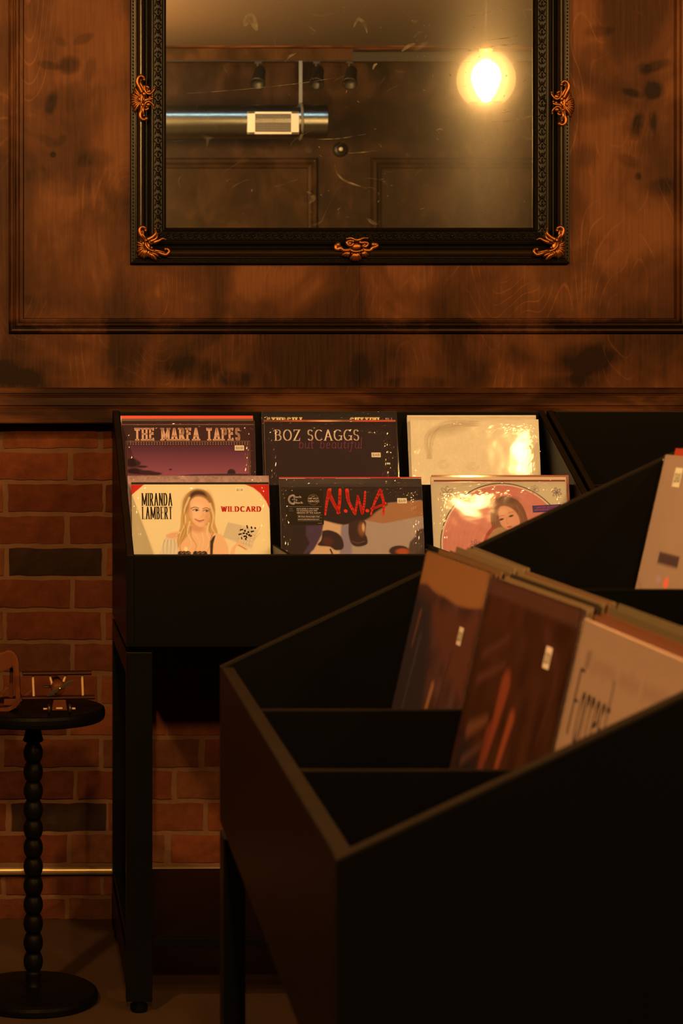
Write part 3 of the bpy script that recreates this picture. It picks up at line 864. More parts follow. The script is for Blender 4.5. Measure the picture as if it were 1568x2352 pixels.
K1 = 1.0 / 981.0
def orn(strokes, fans, bosses, px2, name):
    """copper ornament drawn with tapered ridges; coordinates in enlarged-photo units about its centre"""
    bm = bmesh.new()
    s = K1 * px2
    for pts, r0, r1, lift in strokes:
        P = smooth_pts([(x, y) for x, y in pts], 5)
        n_ = len(P)
        path = [(x * s, -(lift + .003 * math.sin(math.pi * i / (n_ - 1))), -y * s) for i, (x, y) in enumerate(P)]
        rad = [(r0 + (r1 - r0) * i / (n_ - 1)) * s * 1.35 for i in range(n_)]
        tube(bm, path, rad, n=8, flat=0.75, flat_axis=(0, 1, 0))
        # curled end
        ellipsoid(bm, path[-1], (rad[-1] * 1.35, rad[-1] * 1.1, rad[-1] * 1.35), 8, 6)
    for (ox_, oy_), tips, r0, r1, lift in fans:
        for (tx, ty_) in tips:
            mx_, my_ = (ox_ + tx) / 2, (oy_ + ty_) / 2
            path = [(ox_ * s, -lift * .6, -oy_ * s), (mx_ * s, -(lift + .002), -my_ * s), (tx * s, -lift * .55, -ty_ * s)]
            P = smooth_pts(path, 4); n_ = len(P)
            tube(bm, P, [(r0 + (r1 - r0) * i / (n_ - 1)) * s * 1.3 for i in range(n_)], n=8, flat=0.8, flat_axis=(0, 1, 0))
            ellipsoid(bm, P[-1], (r1 * s, r1 * s * .8, r1 * s), 8, 6)
    for x, y, rx_, rz_, lift in bosses:
        ellipsoid(bm, (x * s, -lift, -y * s), (rx_ * s, .0035, rz_ * s), 12, 8)
    for v in bm.verts: v.co.y = min(v.co.y, 0.018)
    me = bpy.data.meshes.new(name); bm.to_mesh(me); bm.free()
    me.materials.append(M['gilt'])
    me.polygons.foreach_set('use_smooth', [True] * len(me.polygons))
    return me
def C(pts, c): return [(x - c[0], y - c[1]) for x, y in pts]
cs = (690, 1030)
side = orn(
    [(C([(650, 830), (560, 640), (470, 460), (500, 300), (600, 215), (700, 265), (725, 345)], cs), 62, 34, .006),
     (C([(700, 760), (640, 600), (590, 480), (610, 370)], cs), 46, 24, .008),
     (C([(730, 560), (745, 700), (800, 820), (910, 875), (1020, 800), (1085, 690), (1085, 625)], cs), 40, 24, .007),
     (C([(760, 640), (820, 600), (880, 650), (850, 700)], cs), 36, 30, .007),
     (C([(720, 1360), (760, 1220), (870, 1140), (980, 1190), (1060, 1290), (1060, 1380)], cs), 34, 24, .007),
     (C([(720, 1400), (800, 1440), (870, 1380), (820, 1330)], cs), 34, 28, .007),
     (C([(640, 1280), (630, 1450), (580, 1580), (590, 1720), (690, 1790), (800, 1750)], cs), 60, 44, .006),
     (C([(690, 1300), (680, 1480), (720, 1640)], cs), 46, 26, .008),
     (C([(700, 1180), (800, 1080), (1000, 1040), (1020, 960)], cs), 60, 26, .006)],
    [(tuple(np.subtract((640, 1050), cs)), C([(400, 640), (370, 740), (300, 870), (275, 960), (265, 1060), (265, 1170), (295, 1270), (345, 1360), (375, 1490), (430, 1420)], cs), 24, 42, .005)],
    [(*np.subtract((550, 1060), cs), 50, 95, .010), (*np.subtract((705, 1070), cs), 40, 110, .012), (*np.subtract((720, 860), cs), 80, 90, .007), (*np.subtract((930, 1000), cs), 60, 60, .008),
     (*np.subtract((690, 1250), cs), 90, 90, .005), (*np.subtract((600, 1050), cs), 180, 330, .003), (*np.subtract((560, 640), cs), 70, 220, .003), (*np.subtract((640, 1500), cs), 70, 200, .003), (*np.subtract((860, 760), cs), 130, 90, .003), (*np.subtract((880, 1230), cs), 120, 80, .003)], 1 / 15.68, 'side_ornament')
cc = (600, 800)
corner = orn(
    [(C([(600, 700), (500, 560), (380, 450), (350, 280), (440, 180), (550, 220), (570, 300)], cc), 66, 36, .006),
     (C([(560, 620), (480, 480), (430, 360)], cc), 44, 26, .008),
     (C([(560, 750), (600, 880), (700, 1000), (840, 1050)], cc), 46, 34, .010),
     (C([(640, 640), (800, 560), (920, 440), (940, 330), (920, 240)], cc), 70, 18, .006),
     (C([(740, 700), (900, 640), (980, 540), (990, 420)], cc), 52, 20, .007),
     (C([(860, 740), (1040, 680), (1180, 600), (1290, 630)], cc), 56, 18, .006),
     (C([(800, 1040), (1000, 1080), (1200, 1160), (1330, 1170), (1420, 1060), (1370, 980), (1290, 980)], cc), 60, 34, .006),
     (C([(900, 1030), (1080, 1060), (1220, 1100)], cc), 40, 24, .008)],
    [(tuple(np.subtract((600, 900), cc)), C([(290, 720), (300, 830), (310, 950), (280, 1060), (330, 1190), (430, 1230), (510, 1280), (610, 1230)], cc), 24, 46, .005),
     (tuple(np.subtract((720, 1060), cc)), C([(720, 1240), (830, 1300), (950, 1340), (1030, 1220)], cc), 30, 46, .005)],
    [(*np.subtract((780, 720), cc), 130, 100, .004), (*np.subtract((790, 930), cc), 50, 60, .008), (*np.subtract((560, 900), cc), 200, 240, .002), (*np.subtract((760, 1120), cc), 190, 140, .004), (*np.subtract((460, 480), cc), 80, 230, .003), (*np.subtract((1050, 1080), cc), 240, 70, .003), (*np.subtract((840, 600), cc), 150, 120, .003), (*np.subtract((480, 1020), cc), 190, 200, .004)], 1 / 15.68, 'corner_ornament')
cb = (770, 580)
bottom = orn(
    [(C([(640, 590), (560, 620), (430, 620), (360, 560), (300, 600), (240, 570), (250, 500), (310, 480)], cb), 40, 40, .006),
     (C([(920, 590), (1020, 620), (1130, 620), (1190, 560), (1250, 540), (1310, 500), (1280, 470), (1210, 470)], cb), 40, 34, .006),
     (C([(700, 440), (640, 500), (560, 490), (520, 420), (600, 380), (690, 390)], cb), 30, 24, .008),
     (C([(860, 400), (900, 430), (1000, 420), (1070, 460), (1020, 530), (950, 510)], cb), 30, 24, .008),
     (C([(800, 370), (720, 350), (640, 310), (530, 325)], cb), 38, 16, .007),
     (C([(780, 370), (860, 350), (950, 310), (1060, 310)], cb), 38, 16, .007),
     (C([(620, 610), (690, 650), (770, 660), (850, 645), (920, 625)], cb), 30, 26, .010)],
    [(tuple(np.subtract((770, 640), cb)), C([(650, 830), (700, 855), (750, 860), (810, 860), (870, 830)], cb), 26, 44, .006),
     (tuple(np.subtract((620, 640), cb)), C([(420, 680), (420, 740), (480, 760), (550, 770)], cb), 22, 30, .005),
     (tuple(np.subtract((910, 640), cb)), C([(960, 770), (1030, 765), (1080, 735), (1090, 680)], cb), 22, 30, .005)],
    [(*np.subtract((770, 520), cb), 150, 90, .003), (*np.subtract((600, 440), cb), 70, 50, .006), (*np.subtract((990, 470), cb), 70, 50, .006), (*np.subtract((770, 700), cb), 140, 60, .004)], 1 / 11.2, 'edge_ornament')
def place_orn(me, x, z, sx=1, sz=1, rot=0.0, y=None):
    o = bpy.data.objects.new(me.name, me)
    o.location = (x - ox, -.0305, z - oz)
    o.rotation_euler = (0, rot, 0)
    o.scale = (sx, 1, sz)
    o['label'] = 'copper gilt leaf ornament'
    return link(o, root)
zm = EYE + (905 - 226) / 981.0
hx = .0300
place_orn(side, FX0 + .0295, zm); place_orn(side, FX1 - .0225, zm - .012, sx=-1, sz=1)
place_orn(corner, FX0 + .0370, FZ0 + .0440); place_orn(corner, FX1 - .0370, FZ0 + .0440, sx=-1)
place_orn(corner, FX0 + .0370, FZ1 - .0440, sz=-1); place_orn(corner, FX1 - .0370, FZ1 - .0440, sx=-1, sz=-1)
place_orn(bottom, (818 - 130) / 981.0, FZ0 + .0335); place_orn(bottom, (818 - 130) / 981.0, FZ1 - .0335, sz=-1)

# ------------------------------------------------------------------ record racks (local: x across, y from front to back)
RW, RD, T = 1.010, 0.610, 0.016
Z_RIM, Z_BOT, Z_TOP = EYE - 0.327, 0.742, 1.216
SL = (Z_TOP - Z_RIM) / RD
U1, U2 = 0.334, 0.669
V_ST = 0.318            # riser between the low front bins and the raised back bins
def make_rack(label):
    r = tag(empty('record_rack'), label, 'record rack', 'black stepped record racks')
    def part(name, bm, mat='black', parent=r): return obj(name, bm, M[mat], parent)
    for x in (0, RW - T):
        bm = bmesh.new()
        prism(bm, [(0, Z_BOT), (RD, Z_BOT), (RD, Z_TOP), (0, Z_RIM)], 0, x, x + T, 0.0012)
        p = part('side_panel', bm)
        bm = bmesh.new()    # edge band along the slope, coloured paler for the light from above
        prism(bm, [(-0.0004, Z_RIM - .0003), (RD - .0005, Z_TOP - .0006), (RD - .0005, Z_TOP + .0006), (-0.0004, Z_RIM + .0008)], 0, x + .0016, x + T - .0016)
        part('edge_band', bm, 'edge', p)
    bm = bmesh.new(); box(bm, T, RW - T, 0, T, Z_BOT, Z_RIM, 0.0012); p = part('front_panel', bm)
    bm = bmesh.new(); box(bm, T, RW - T, .0012, T - .0012, Z_RIM - .001, Z_RIM + .0007); part('edge_band', bm, 'edge', p)
    bm = bmesh.new(); box(bm, T, RW - T, RD - T, RD, Z_BOT, Z_TOP - 0.002, 0.0012); part('back_panel', bm)
    bm = bmesh.new(); box(bm, T, RW - T, T, RD - T, Z_BOT, Z_BOT + .010); part('bottom_panel', bm)
    bm = bmesh.new(); box(bm, T, RW - T, V_ST, V_ST + .012, Z_BOT + .010, 1.056, 0.001); part('riser_panel', bm)
    bm = bmesh.new(); box(bm, T, RW - T, V_ST + .012, RD - T, .876, .886); part('back_shelf', bm)
    for u in (U1, U2):
        bm = bmesh.new(); box(bm, u - .004, u + .004, T, V_ST, Z_BOT + .010, Z_RIM, 0.001); p = part('front_divider', bm)
        bm = bmesh.new(); box(bm, u - .0032, u + .0032, T, V_ST, Z_RIM - .0008, Z_RIM + .0005); part('edge_band', bm, 'edge', p)
        bm = bmesh.new(); box(bm, u - .004, u + .004, V_ST + .012, RD - T, .886, 1.053, 0.001); part('back_divider', bm)
    ZL = 0.731
    for (u, v) in ((0, 0), (RW - .053, 0), (0, RD - .026), (RW - .053, RD - .026)):
        bm = bmesh.new(); box(bm, u, u + .053, v, v + .026, 0.022, ZL, 0.0015); p = part('leg', bm)
        bm = bmesh.new(); lathe(bm, [(0, 0), (.016, 0), (.018, .004), (.018, .014), (.010, .016), (.010, .024), (0, .024)], cx=u + .0265, cy=v + .013, n=16)
        part('levelling_foot', bm, 'black', p)
    for u in (0, RW - .020):
        bm = bmesh.new(); box(bm, u, u + .020, .026, RD - .026, ZL - .045, ZL, 0.0015); part('side_rail', bm)
        bm = bmesh.new(); box(bm, u, u + .020, .026, RD - .026, .045, .112, 0.0015); part('lower_side_rail', bm)
        for v in (.10, RD - .13):      # packers that lift the bin off its stand
            bm = bmesh.new(); box(bm, u + .004, u + .018, v, v + .03, ZL, Z_BOT); part('packer', bm)
    bm = bmesh.new(); box(bm, .0535, RW - .0535, .004, RD - .004, .133, .149, 0.001)
    box(bm, .002, .0536, .0265, RD - .0265, .133, .149); box(bm, RW - .0536, RW - .002, .0265, RD - .0265, .133, .149)
    part('bottom_shelf', bm)
    bm = bmesh.new(); box(bm, .0535, RW - .0535, RD - .022, RD - .002, ZL - .06, ZL, .001); part('back_rail', bm)
    return r
def copy_tree(o, parent=None):
    c_ = o.copy(); COL.objects.link(c_); c_.parent = parent
    for ch in list(o.children): copy_tree(ch, c_)
    return c_
TH = 0.0184
RO = Vector((0.1413, 4.080, 0))
def rk(u, v, z=0.0):    # wall-rack coordinates to the room
    return Vector((RO.x + u * math.cos(TH) - v * math.sin(TH), RO.y + u * math.sin(TH) + v * math.cos(TH), z))
rack = make_rack('black record rack against the wood wall holding six stacks of colourful sleeves')
rack.location = RO; rack.rotation_euler = (0, 0, TH)
r2 = copy_tree(rack)
r2['label'] = 'empty black record rack against the wall, to the right of the filled wall rack'
r2.location = rk(RW + .006, -.001)
r2.rotation_euler = (0, 0, TH)
AO = Vector((0.196, 2.418, 0))
r3 = copy_tree(rack)
r3['label'] = 'near black record rack turned sideways in the foreground with its front row facing left'
r3.location = AO; r3.rotation_euler = (0, 0, -math.pi / 2)
bm = bmesh.new(); lathe(bm, [(0, .004), (.006, .004), (.0085, .002), (.009, 0)], n=16)
o = obj('screw_cap', bm, M['edge'], r3, True, loc=(0.455, T, .900), rot=(math.radians(-90), 0, 0))

# ------------------------------------------------------------------ lettering drawn with a broad nib
def arc(cx, cy, rx, ry, a0, a1, n_=16):
    return [(cx + rx * math.cos(math.radians(a0 + (a1 - a0) * i / n_)), cy + ry * math.sin(math.radians(a0 + (a1 - a0) * i / n_))) for i in range(n_ + 1)]
GL = {
 'A': (.80, [[(0, 0), (.40, 1), (.80, 0)], [(.15, .34), (.65, .34)]]),
 'B': (.62, [[(0, 0), (0, 1)], [(0, 1), (.25, 1)] + arc(.28, .76, .26, .24, 90, -90) + [(0, .52)], [(.28, .52)] + arc(.30, .26, .32, .26, 90, -90) + [(0, 0)]]),
 'C': (.80, [arc(.45, .5, .45, .5, 48, 312, 26)]),
 'D': (.74, [[(0, 0), (0, 1)], [(0, 1), (.22, 1)] + arc(.24, .5, .50, .5, 90, -90, 22) + [(0, 0)]]),
 'E': (.56, [[(0, 0), (0, 1)], [(0, 1), (.56, 1)], [(0, .52), (.46, .52)], [(0, 0), (.56, 0)]]),
 'F': (.54, [[(0, 0), (0, 1)], [(0, 1), (.54, 1)], [(0, .52), (.44, .52)]]),
 'G': (.84, [arc(.45, .5, .45, .5, 48, 330, 28), [(.84, .05), (.84, .44)], [(.60, .44), (.92, .44)]]),
 'H': (.70, [[(0, 0), (0, 1)], [(.70, 0), (.70, 1)], [(0, .52), (.70, .52)]]),
 'I': (.0, [[(0, 0), (0, 1)]]),
 'L': (.52, [[(0, 1), (0, 0)], [(0, 0), (.52, 0)]]),
 'M': (1.16, [[(0, 0), (0, 1)], [(0, 1), (.58, .10), (1.16, 1)], [(1.16, 1), (1.16, 0)]]),
 'N': (.74, [[(0, 0), (0, 1)], [(0, 1), (.74, 0)], [(.74, 0), (.74, 1)]]),
 'O': (.90, [arc(.45, .5, .45, .5, 90, 450, 36)]),
 'P': (.60, [[(0, 0), (0, 1)], [(0, 1), (.28, 1)] + arc(.30, .74, .30, .26, 90, -90) + [(0, .48)]]),
 'R': (.66, [[(0, 0), (0, 1)], [(0, 1), (.28, 1)] + arc(.30, .75, .28, .25, 90, -90) + [(0, .50)], [(.28, .50), (.66, 0)]]),
 'S': (.54, [arc(.27, .75, .25, .25, 30, 250, 18) + arc(.27, .26, .27, .26, 80, -150, 18)]),
 'T': (.70, [[(.35, 0), (.35, 1)], [(0, 1), (.70, 1)]]),
 'U': (.72, [[(0, 1), (0, .32)] + arc(.36, .32, .36, .32, 180, 360, 16) + [(.72, 1)]]),
 'V': (.76, [[(0, 1), (.38, 0), (.76, 1)]]),
 'W': (1.10, [[(0, 1), (.28, 0), (.55, .92), (.82, 0), (1.10, 1)]]),
 'Z': (.66, [[(.02, 1), (.66, 1)], [(.66, 1), (0, 0)], [(0, 0), (.66, 0)]]),
 '.': (.0, [[(0, .02), (0.0, .03)]]),
 "'": (.0, [[(0, .78), (.0, 1)]]),
 ' ': (.34, []),
 '2': (.50, [arc(.25, .74, .24, .26, 160, -30, 14) + [(0, 0), (.52, 0)]]),
 'a': (.46, [arc(.22, .25, .22, .25, 60, 330, 18), [(.44, .50), (.44, .08), (.52, 0)]]),
 'b': (.44, [[(0, .98), (0, .04)], arc(.22, .25, .22, .25, 180, -160, 22)]),
 'e': (.42, [[(.02, .26), (.42, .30)] + arc(.22, .25, .21, .25, 10, 310, 20)]),
 'f': (.34, [arc(.34, .86, .16, .14, 60, 180, 8) + [(.16, .0), (.10, -.26), (-.06, -.30)], [(.0, .48), (.34, .48)]]),
 'i': (.0, [[(0, .48), (0, 0)], [(0, .66), (0, .68)]]),
 'l': (.04, [[(0, .98), (0, .08), (.08, 0)]]),
 'm': (.66, [[(0, .5), (0, 0)], arc(.16, .32, .16, .18, 180, 0, 10) + [(.32, 0)], arc(.48, .32, .16, .18, 180, 0, 10) + [(.64, 0)]]),
 'o': (.46, [arc(.23, .25, .23, .25, 90, 450, 24)]),
 'p': (.44, [[(0, .5), (0, -.34)], arc(.22, .25, .22, .25, 180, -160, 22)]),
 'r': (.30, [[(0, .5), (0, 0)], arc(.17, .33, .17, .17, 180, 40, 10)]),
 's': (.32, [arc(.16, .375, .145, .125, 30, 250, 12) + arc(.16, .13, .16, .13, 80, -150, 12)]),
 't': (.30, [[(.10, .74), (.10, .10), (.18, 0), (.30, .04)], [(-.02, .48), (.28, .48)]]),
 'u': (.42, [[(0, .5), (0, .18)] + arc(.20, .18, .20, .18, 180, 330, 12) + [(.42, .24)], [(.42, .5), (.42, .06), (.50, 0)]]),
}
def hull(pts):
    pts = sorted(set(pts))
    if len(pts) < 3: return pts
    def half(ps):
        h = []
        for p in ps:
            while len(h) >= 2 and (h[-1][0] - h[-2][0]) * (p[1] - h[-2][1]) - (h[-1][1] - h[-2][1]) * (p[0] - h[-2][0]) <= 0: h.pop()
            h.append(p)
        return h[:-1]
    return half(pts) + half(pts[::-1])
def letters(text, height, nx, ny, gap=.14, sx=1.0, serif=0.0, sth=None, slant=0.0, jitter=None):
    """convex polygons of a line of text, baseline at y=0; nib nx by ny (in heights); serif = half length of the feet"""
    polys = []; x = nx / 2
    for ch in text:
        w, strokes = GL[ch]
        for st in strokes:
            P = [(x + px * sx, py) for px, py in st]
            for p, q in zip(P, P[1:]):
                c4 = [(a[0] + dx, a[1] + dy) for a in (p, q) for dx in (-nx / 2, nx / 2) for dy in (-ny / 2, ny / 2)]
                polys.append(hull([(round(a, 5), round(b, 5)) for a, b in c4]))
            if serif > 0:
                for e, nb in ((P[0], P[1]), (P[-1], P[-2])):
                    dx, dy = abs(e[0] - nb[0]), abs(e[1] - nb[1])
                    h = sth or ny
                    if e[1] in (0, 1) and dy > dx * 1.1:
                        polys.append([(e[0] - serif, e[1] - h / 2), (e[0] + serif, e[1] - h / 2), (e[0] + serif, e[1] + h / 2), (e[0] - serif, e[1] + h / 2)])
                    elif e[1] in (0, .52, 1) and dx > dy * 1.1 and dx > .2 * sx:
                        sgn = -1 if e[1] == 1 else 1
                        if ch in 'EFLTZ': polys.append([(e[0] - ny * .6, e[1] - (.18 if sgn < 0 else .02)), (e[0] + ny * .6, e[1] - (.18 if sgn < 0 else .02)), (e[0] + ny * .6, e[1] + (.02 if sgn < 0 else .18)), (e[0] - ny * .6, e[1] + (.02 if sgn < 0 else .18))])
        x += w * sx + nx + gap
    W_ = x - gap - nx / 2
    return [[((a + slant * b) * height, b * height) for a, b in pl] for pl in polys if len(pl) >= 3], W_ * height

FONT = bpy.data.fonts[0] if bpy.data.fonts else None
def plain_text(body, size):
    """triangles of a line in the built-in sans face"""
    cu = bpy.data.curves.new('txt', 'FONT'); cu.body = body; cu.size = size; cu.resolution_u = 2
    o_ = bpy.data.objects.new('txt', cu); COL.objects.link(o_)
    bpy.context.view_layer.update()
    me = o_.evaluated_get(bpy.context.evaluated_depsgraph_get()).to_mesh()
    V = [(v.co.x, v.co.y) for v in me.vertices]
    polys = [[V[i] for i in p.vertices] for p in me.polygons]
    w = max([v[0] for v in V] + [0])
    o_.evaluated_get(bpy.context.evaluated_depsgraph_get()).to_mesh_clear()
    bpy.data.objects.remove(o_); bpy.data.curves.remove(cu)
    return polys, w

# ------------------------------------------------------------------ printed art as a fine coloured grid
class Art:
    """x to the right, y down, over the rectangle (x0,y0)-(x1,y1)"""
    def __init__(s, x0, y0, x1, y1, base, n_=190):
        s.r = (x0, y0, x1, y1); s.n = n_
        s.X, s.Y = np.meshgrid(np.linspace(x0, x1, n_), np.linspace(y0, y1, n_))
        s.C = np.empty((n_, n_, 3)); s.C[:] = base
        s.px = (x1 - x0) / n_
        s.ov = []
    def mix(s, mask, col):
        m = np.clip(mask, 0, 1)[..., None]
        s.C = s.C * (1 - m) + np.array(col) * m
    def ell(s, cx, cy, rx, ry, col, soft=.15, ang=0, op=1.0):
        a = math.radians(ang); dx, dy = s.X - cx, s.Y - cy
        u = (dx * math.cos(a) + dy * math.sin(a)) / rx; v = (-dx * math.sin(a) + dy * math.cos(a)) / ry
        d = np.sqrt(u * u + v * v)
        soft = max(soft, s.px / min(rx, ry))
        s.mix(op * np.clip((1 - d) / soft + .5, 0, 1), col)
    def sdf(s, P):
        d = np.full(s.X.shape, 1e9); ins = np.zeros(s.X.shape, bool)
        n_ = len(P)
        for i in range(n_):
            (ax, ay), (bx, by) = P[i], P[(i + 1) % n_]
            ex, ey = bx - ax, by - ay
            t = np.clip(((s.X - ax) * ex + (s.Y - ay) * ey) / (ex * ex + ey * ey + 1e-12), 0, 1)
            d = np.minimum(d, np.hypot(s.X - ax - t * ex, s.Y - ay - t * ey))
            c = ((ay > s.Y) != (by > s.Y)) & (s.X < (bx - ax) * (s.Y - ay) / (by - ay + 1e-12) + ax)
            ins ^= c
        return np.where(ins, d, -d)
    def poly(s, P, col, soft=0, op=1.0, curve=False):
        if curve: P = smooth_pts(list(P) + [P[0]], 4)[:-1]
        s.mix(op * np.clip(s.sdf(P) / max(soft, s.px) + .5, 0, 1), col)
    def line(s, P, w, col, op=1.0, curve=True, taper=False, soft=0):
        P = smooth_pts(P, 5) if curve and len(P) > 2 else P
        d = np.full(s.X.shape, 1e9)
        for i, ((ax, ay), (bx, by)) in enumerate(zip(P, P[1:])):
            ex, ey = bx - ax, by - ay
            t = np.clip(((s.X - ax) * ex + (s.Y - ay) * ey) / (ex * ex + ey * ey + 1e-12), 0, 1)
            k = (1 - .85 * (i + t) / len(P)) if taper else 1
            d = np.minimum(d, np.hypot(s.X - ax - t * ex, s.Y - ay - t * ey) - w / 2 * k)
        s.mix(op * np.clip(-d / max(soft, s.px) + .5, 0, 1), col)
    def vgrad(s, y0, y1, c0, c1, mask=None):
        t = np.clip((s.Y - y0) / (y1 - y0), 0, 1)[..., None]
        g = np.array(c0) * (1 - t) + np.array(c1) * t
        m = (np.ones(s.X.shape) if mask is None else np.clip(mask, 0, 1))[..., None]
        s.C = s.C * (1 - m) + g * m
    def noise(s, amp, cell, seed=0):
        rg = np.random.default_rng(seed); k = max(2, int((s.r[2] - s.r[0]) / cell))
        g = rg.normal(0, 1, (k + 2, k + 2))
        fx = (s.X - s.r[0]) / (s.r[2] - s.r[0]) * k; fy = (s.Y - s.r[1]) / (s.r[3] - s.r[1]) * k
        ix, iy = np.clip(fx.astype(int), 0, k), np.clip(fy.astype(int), 0, k); tx, ty_ = fx - ix, fy - iy
        tx, ty_ = tx * tx * (3 - 2 * tx), ty_ * ty_ * (3 - 2 * ty_)
        v = g[iy, ix] * (1 - tx) * (1 - ty_) + g[iy, ix + 1] * tx * (1 - ty_) + g[iy + 1, ix] * (1 - tx) * ty_ + g[iy + 1, ix + 1] * tx * ty_
        s.C = np.clip(s.C * (1 + amp * v[..., None]), 0, 1)
        return v
    def add(s, polys, x, y, col, layer=1, fit=None, w=None, rot=0.0, sy=1.0):
        """overlay flat shapes (y up) with the origin at (x, y); fit scales the line to a given width"""
        k = fit / w if fit else 1.0
        ca, sa = math.cos(math.radians(rot)), math.sin(math.radians(rot))
        for P in polys:
            s.ov.append(([(x + a * k * ca + b * sy * sa, y - b * sy * ca + a * k * sa) for a, b in P], col, layer))
    def rect(s, x0, y0, x1, y1, col, layer=1):
        s.ov.append(([(x0, y1), (x1, y1), (x1, y0), (x0, y0)], col, layer))
    def build(s, name, w, h, mat, parent, y=-.0005):
        x0, y0, x1, y1 = s.r; n_ = s.n
        mx = lambda X: (X - x0) / (x1 - x0) * w - w / 2
        mz = lambda Y: h - (Y - y0) / (y1 - y0) * h
        V = np.stack([mx(s.X), np.full(s.X.shape, y), mz(s.Y)], -1).reshape(-1, 3)
        idx = np.arange(n_ * n_).reshape(n_, n_)
        F = np.stack([idx[1:, :-1], idx[1:, 1:], idx[:-1, 1:], idx[:-1, :-1]], -1).reshape(-1, 4).tolist()
        V = V.tolist(); Cc = s.C.reshape(-1, 3).tolist()
        for P, col, layer in s.ov:
            b = len(V)
            for (a, c_) in P:
                a, c_ = min(max(a, x0), x1), min(max(c_, y0), y1)      # nothing prints past the edge
                V.append((mx(a), y - .00018 * layer, mz(c_))); Cc.append(col)
            F.append(list(range(b, b + len(P))))
        me = bpy.data.meshes.new(name)
        me.from_pydata(V, [], F)
        ca = me.color_attributes.new('art', 'FLOAT_COLOR', 'POINT')
        ca.data.foreach_set('color', np.concatenate([np.array(Cc), np.ones((len(Cc), 1))], 1).astype(np.float32).ravel())
        me.materials.append(mat)
        o_ = bpy.data.objects.new(name, me)
        return link(o_, parent)

CARD = {}
def card_mat(c):
    k = tuple(round(v, 3) for v in c)
    if k not in CARD: CARD[k] = simple('sleeve_card', c, rough=0.4, noise=0.08, nscale=25, coat=0.3)
    return CARD[k]
LEAN = math.atan(.227)
wr = np.random.default_rng(5)
def wrap_mesh(w, h, amp, n_=120, pad=.001, edge=.0105):
    """clear film, rucked up near its edges"""
    us = np.linspace(0, 1, n_); us = us - np.sin(2 * np.pi * us) / (2 * np.pi) * .86
    X, Z = np.meshgrid(us, us)
    xw, zw = w + 2 * pad, h + pad
    dx = np.minimum(X, 1 - X) * xw; dz = np.minimum(1 - Z, 1) * zw
    e = np.exp(-(np.minimum(dx, dz) / edge) ** 1.3)
    j = wr.normal(0, 1, X.shape) * amp * e
    low = np.sin(X * 5 + 1) * np.sin(Z * 4) * .0003
    ruck = np.sin(Z * 190 + 5 * np.sin(X * 7)) * np.exp(-np.minimum(dx, .03) / .008) * .00009
    Y = np.clip(-.0016 + j * .55 + low * .4 + ruck, -.0023, -.0010)
    V = np.stack([(X - .5) * xw + wr.normal(0, .0002, X.shape) * e, Y, Z * zw + np.where(Z > .999, wr.normal(0, .0008, X.shape), 0)], -1).reshape(-1, 3)
    idx = np.arange(n_ * n_).reshape(n_, n_)
    F = np.stack([idx[:-1, :-1], idx[:-1, 1:], idx[1:, 1:], idx[1:, :-1]], -1).reshape(-1, 4)
    me = bpy.data.meshes.new('plastic_wrap'); me.from_pydata(V.tolist(), [], F.tolist())
    me.materials.append(M['wrap'])
    return me
def sleeve(label, w, h, loc, rz, card, t=.0035, art=None, price=None, wrap=0.0, lean=LEAN, group=None, gloss=True, wrap_pad=.001):
    """one record in its sleeve, standing on its lower front edge at loc"""
    bm = bmesh.new(); box(bm, -w / 2, w / 2, 0, t, 0, h, .0007)
    o_ = obj('record_sleeve', bm, card_mat(card))
    o_.rotation_euler = (-lean, 0, rz)
    o_.location = loc + Vector((0, 0, t * math.sin(lean) + .0008))
    tag(o_, label, 'record', group or 'record sleeves in the racks')
    if art is not None:
        art.build('cover_print', w - .001, h - .001, M['art_gloss'] if gloss else M['art'], o_)
    if price:
        x0, y0, x1, y1 = art.r
        (pxc, pyc, pw, ph, txt, ink) = price
        k = w / (x1 - x0)
        st = Art(0, 0, pw, ph, obs(210, 165, 105) if ink is None else ink, 6)
        polys, tw = plain_text(txt, ph * .72)
        st.add(polys, pw * .12, ph * .76, (.03, .025, .02), fit=pw * .76, w=tw)
        sw, sh = pw * k, ph * k
        q = st.build('price_sticker', sw, sh, M['art'], o_, y=-.0012)
        q.location = ((pxc - (x0 + x1) / 2) * k, 0, h - (pyc - y0) / (y1 - y0) * h - sh / 2)
        q['label'] = 'small pale price sticker reading ' + txt
    if wrap > 0:
        link(bpy.data.objects.new('plastic_wrap', wrap_mesh(w, h, wrap, pad=wrap_pad)), o_)
    return o_

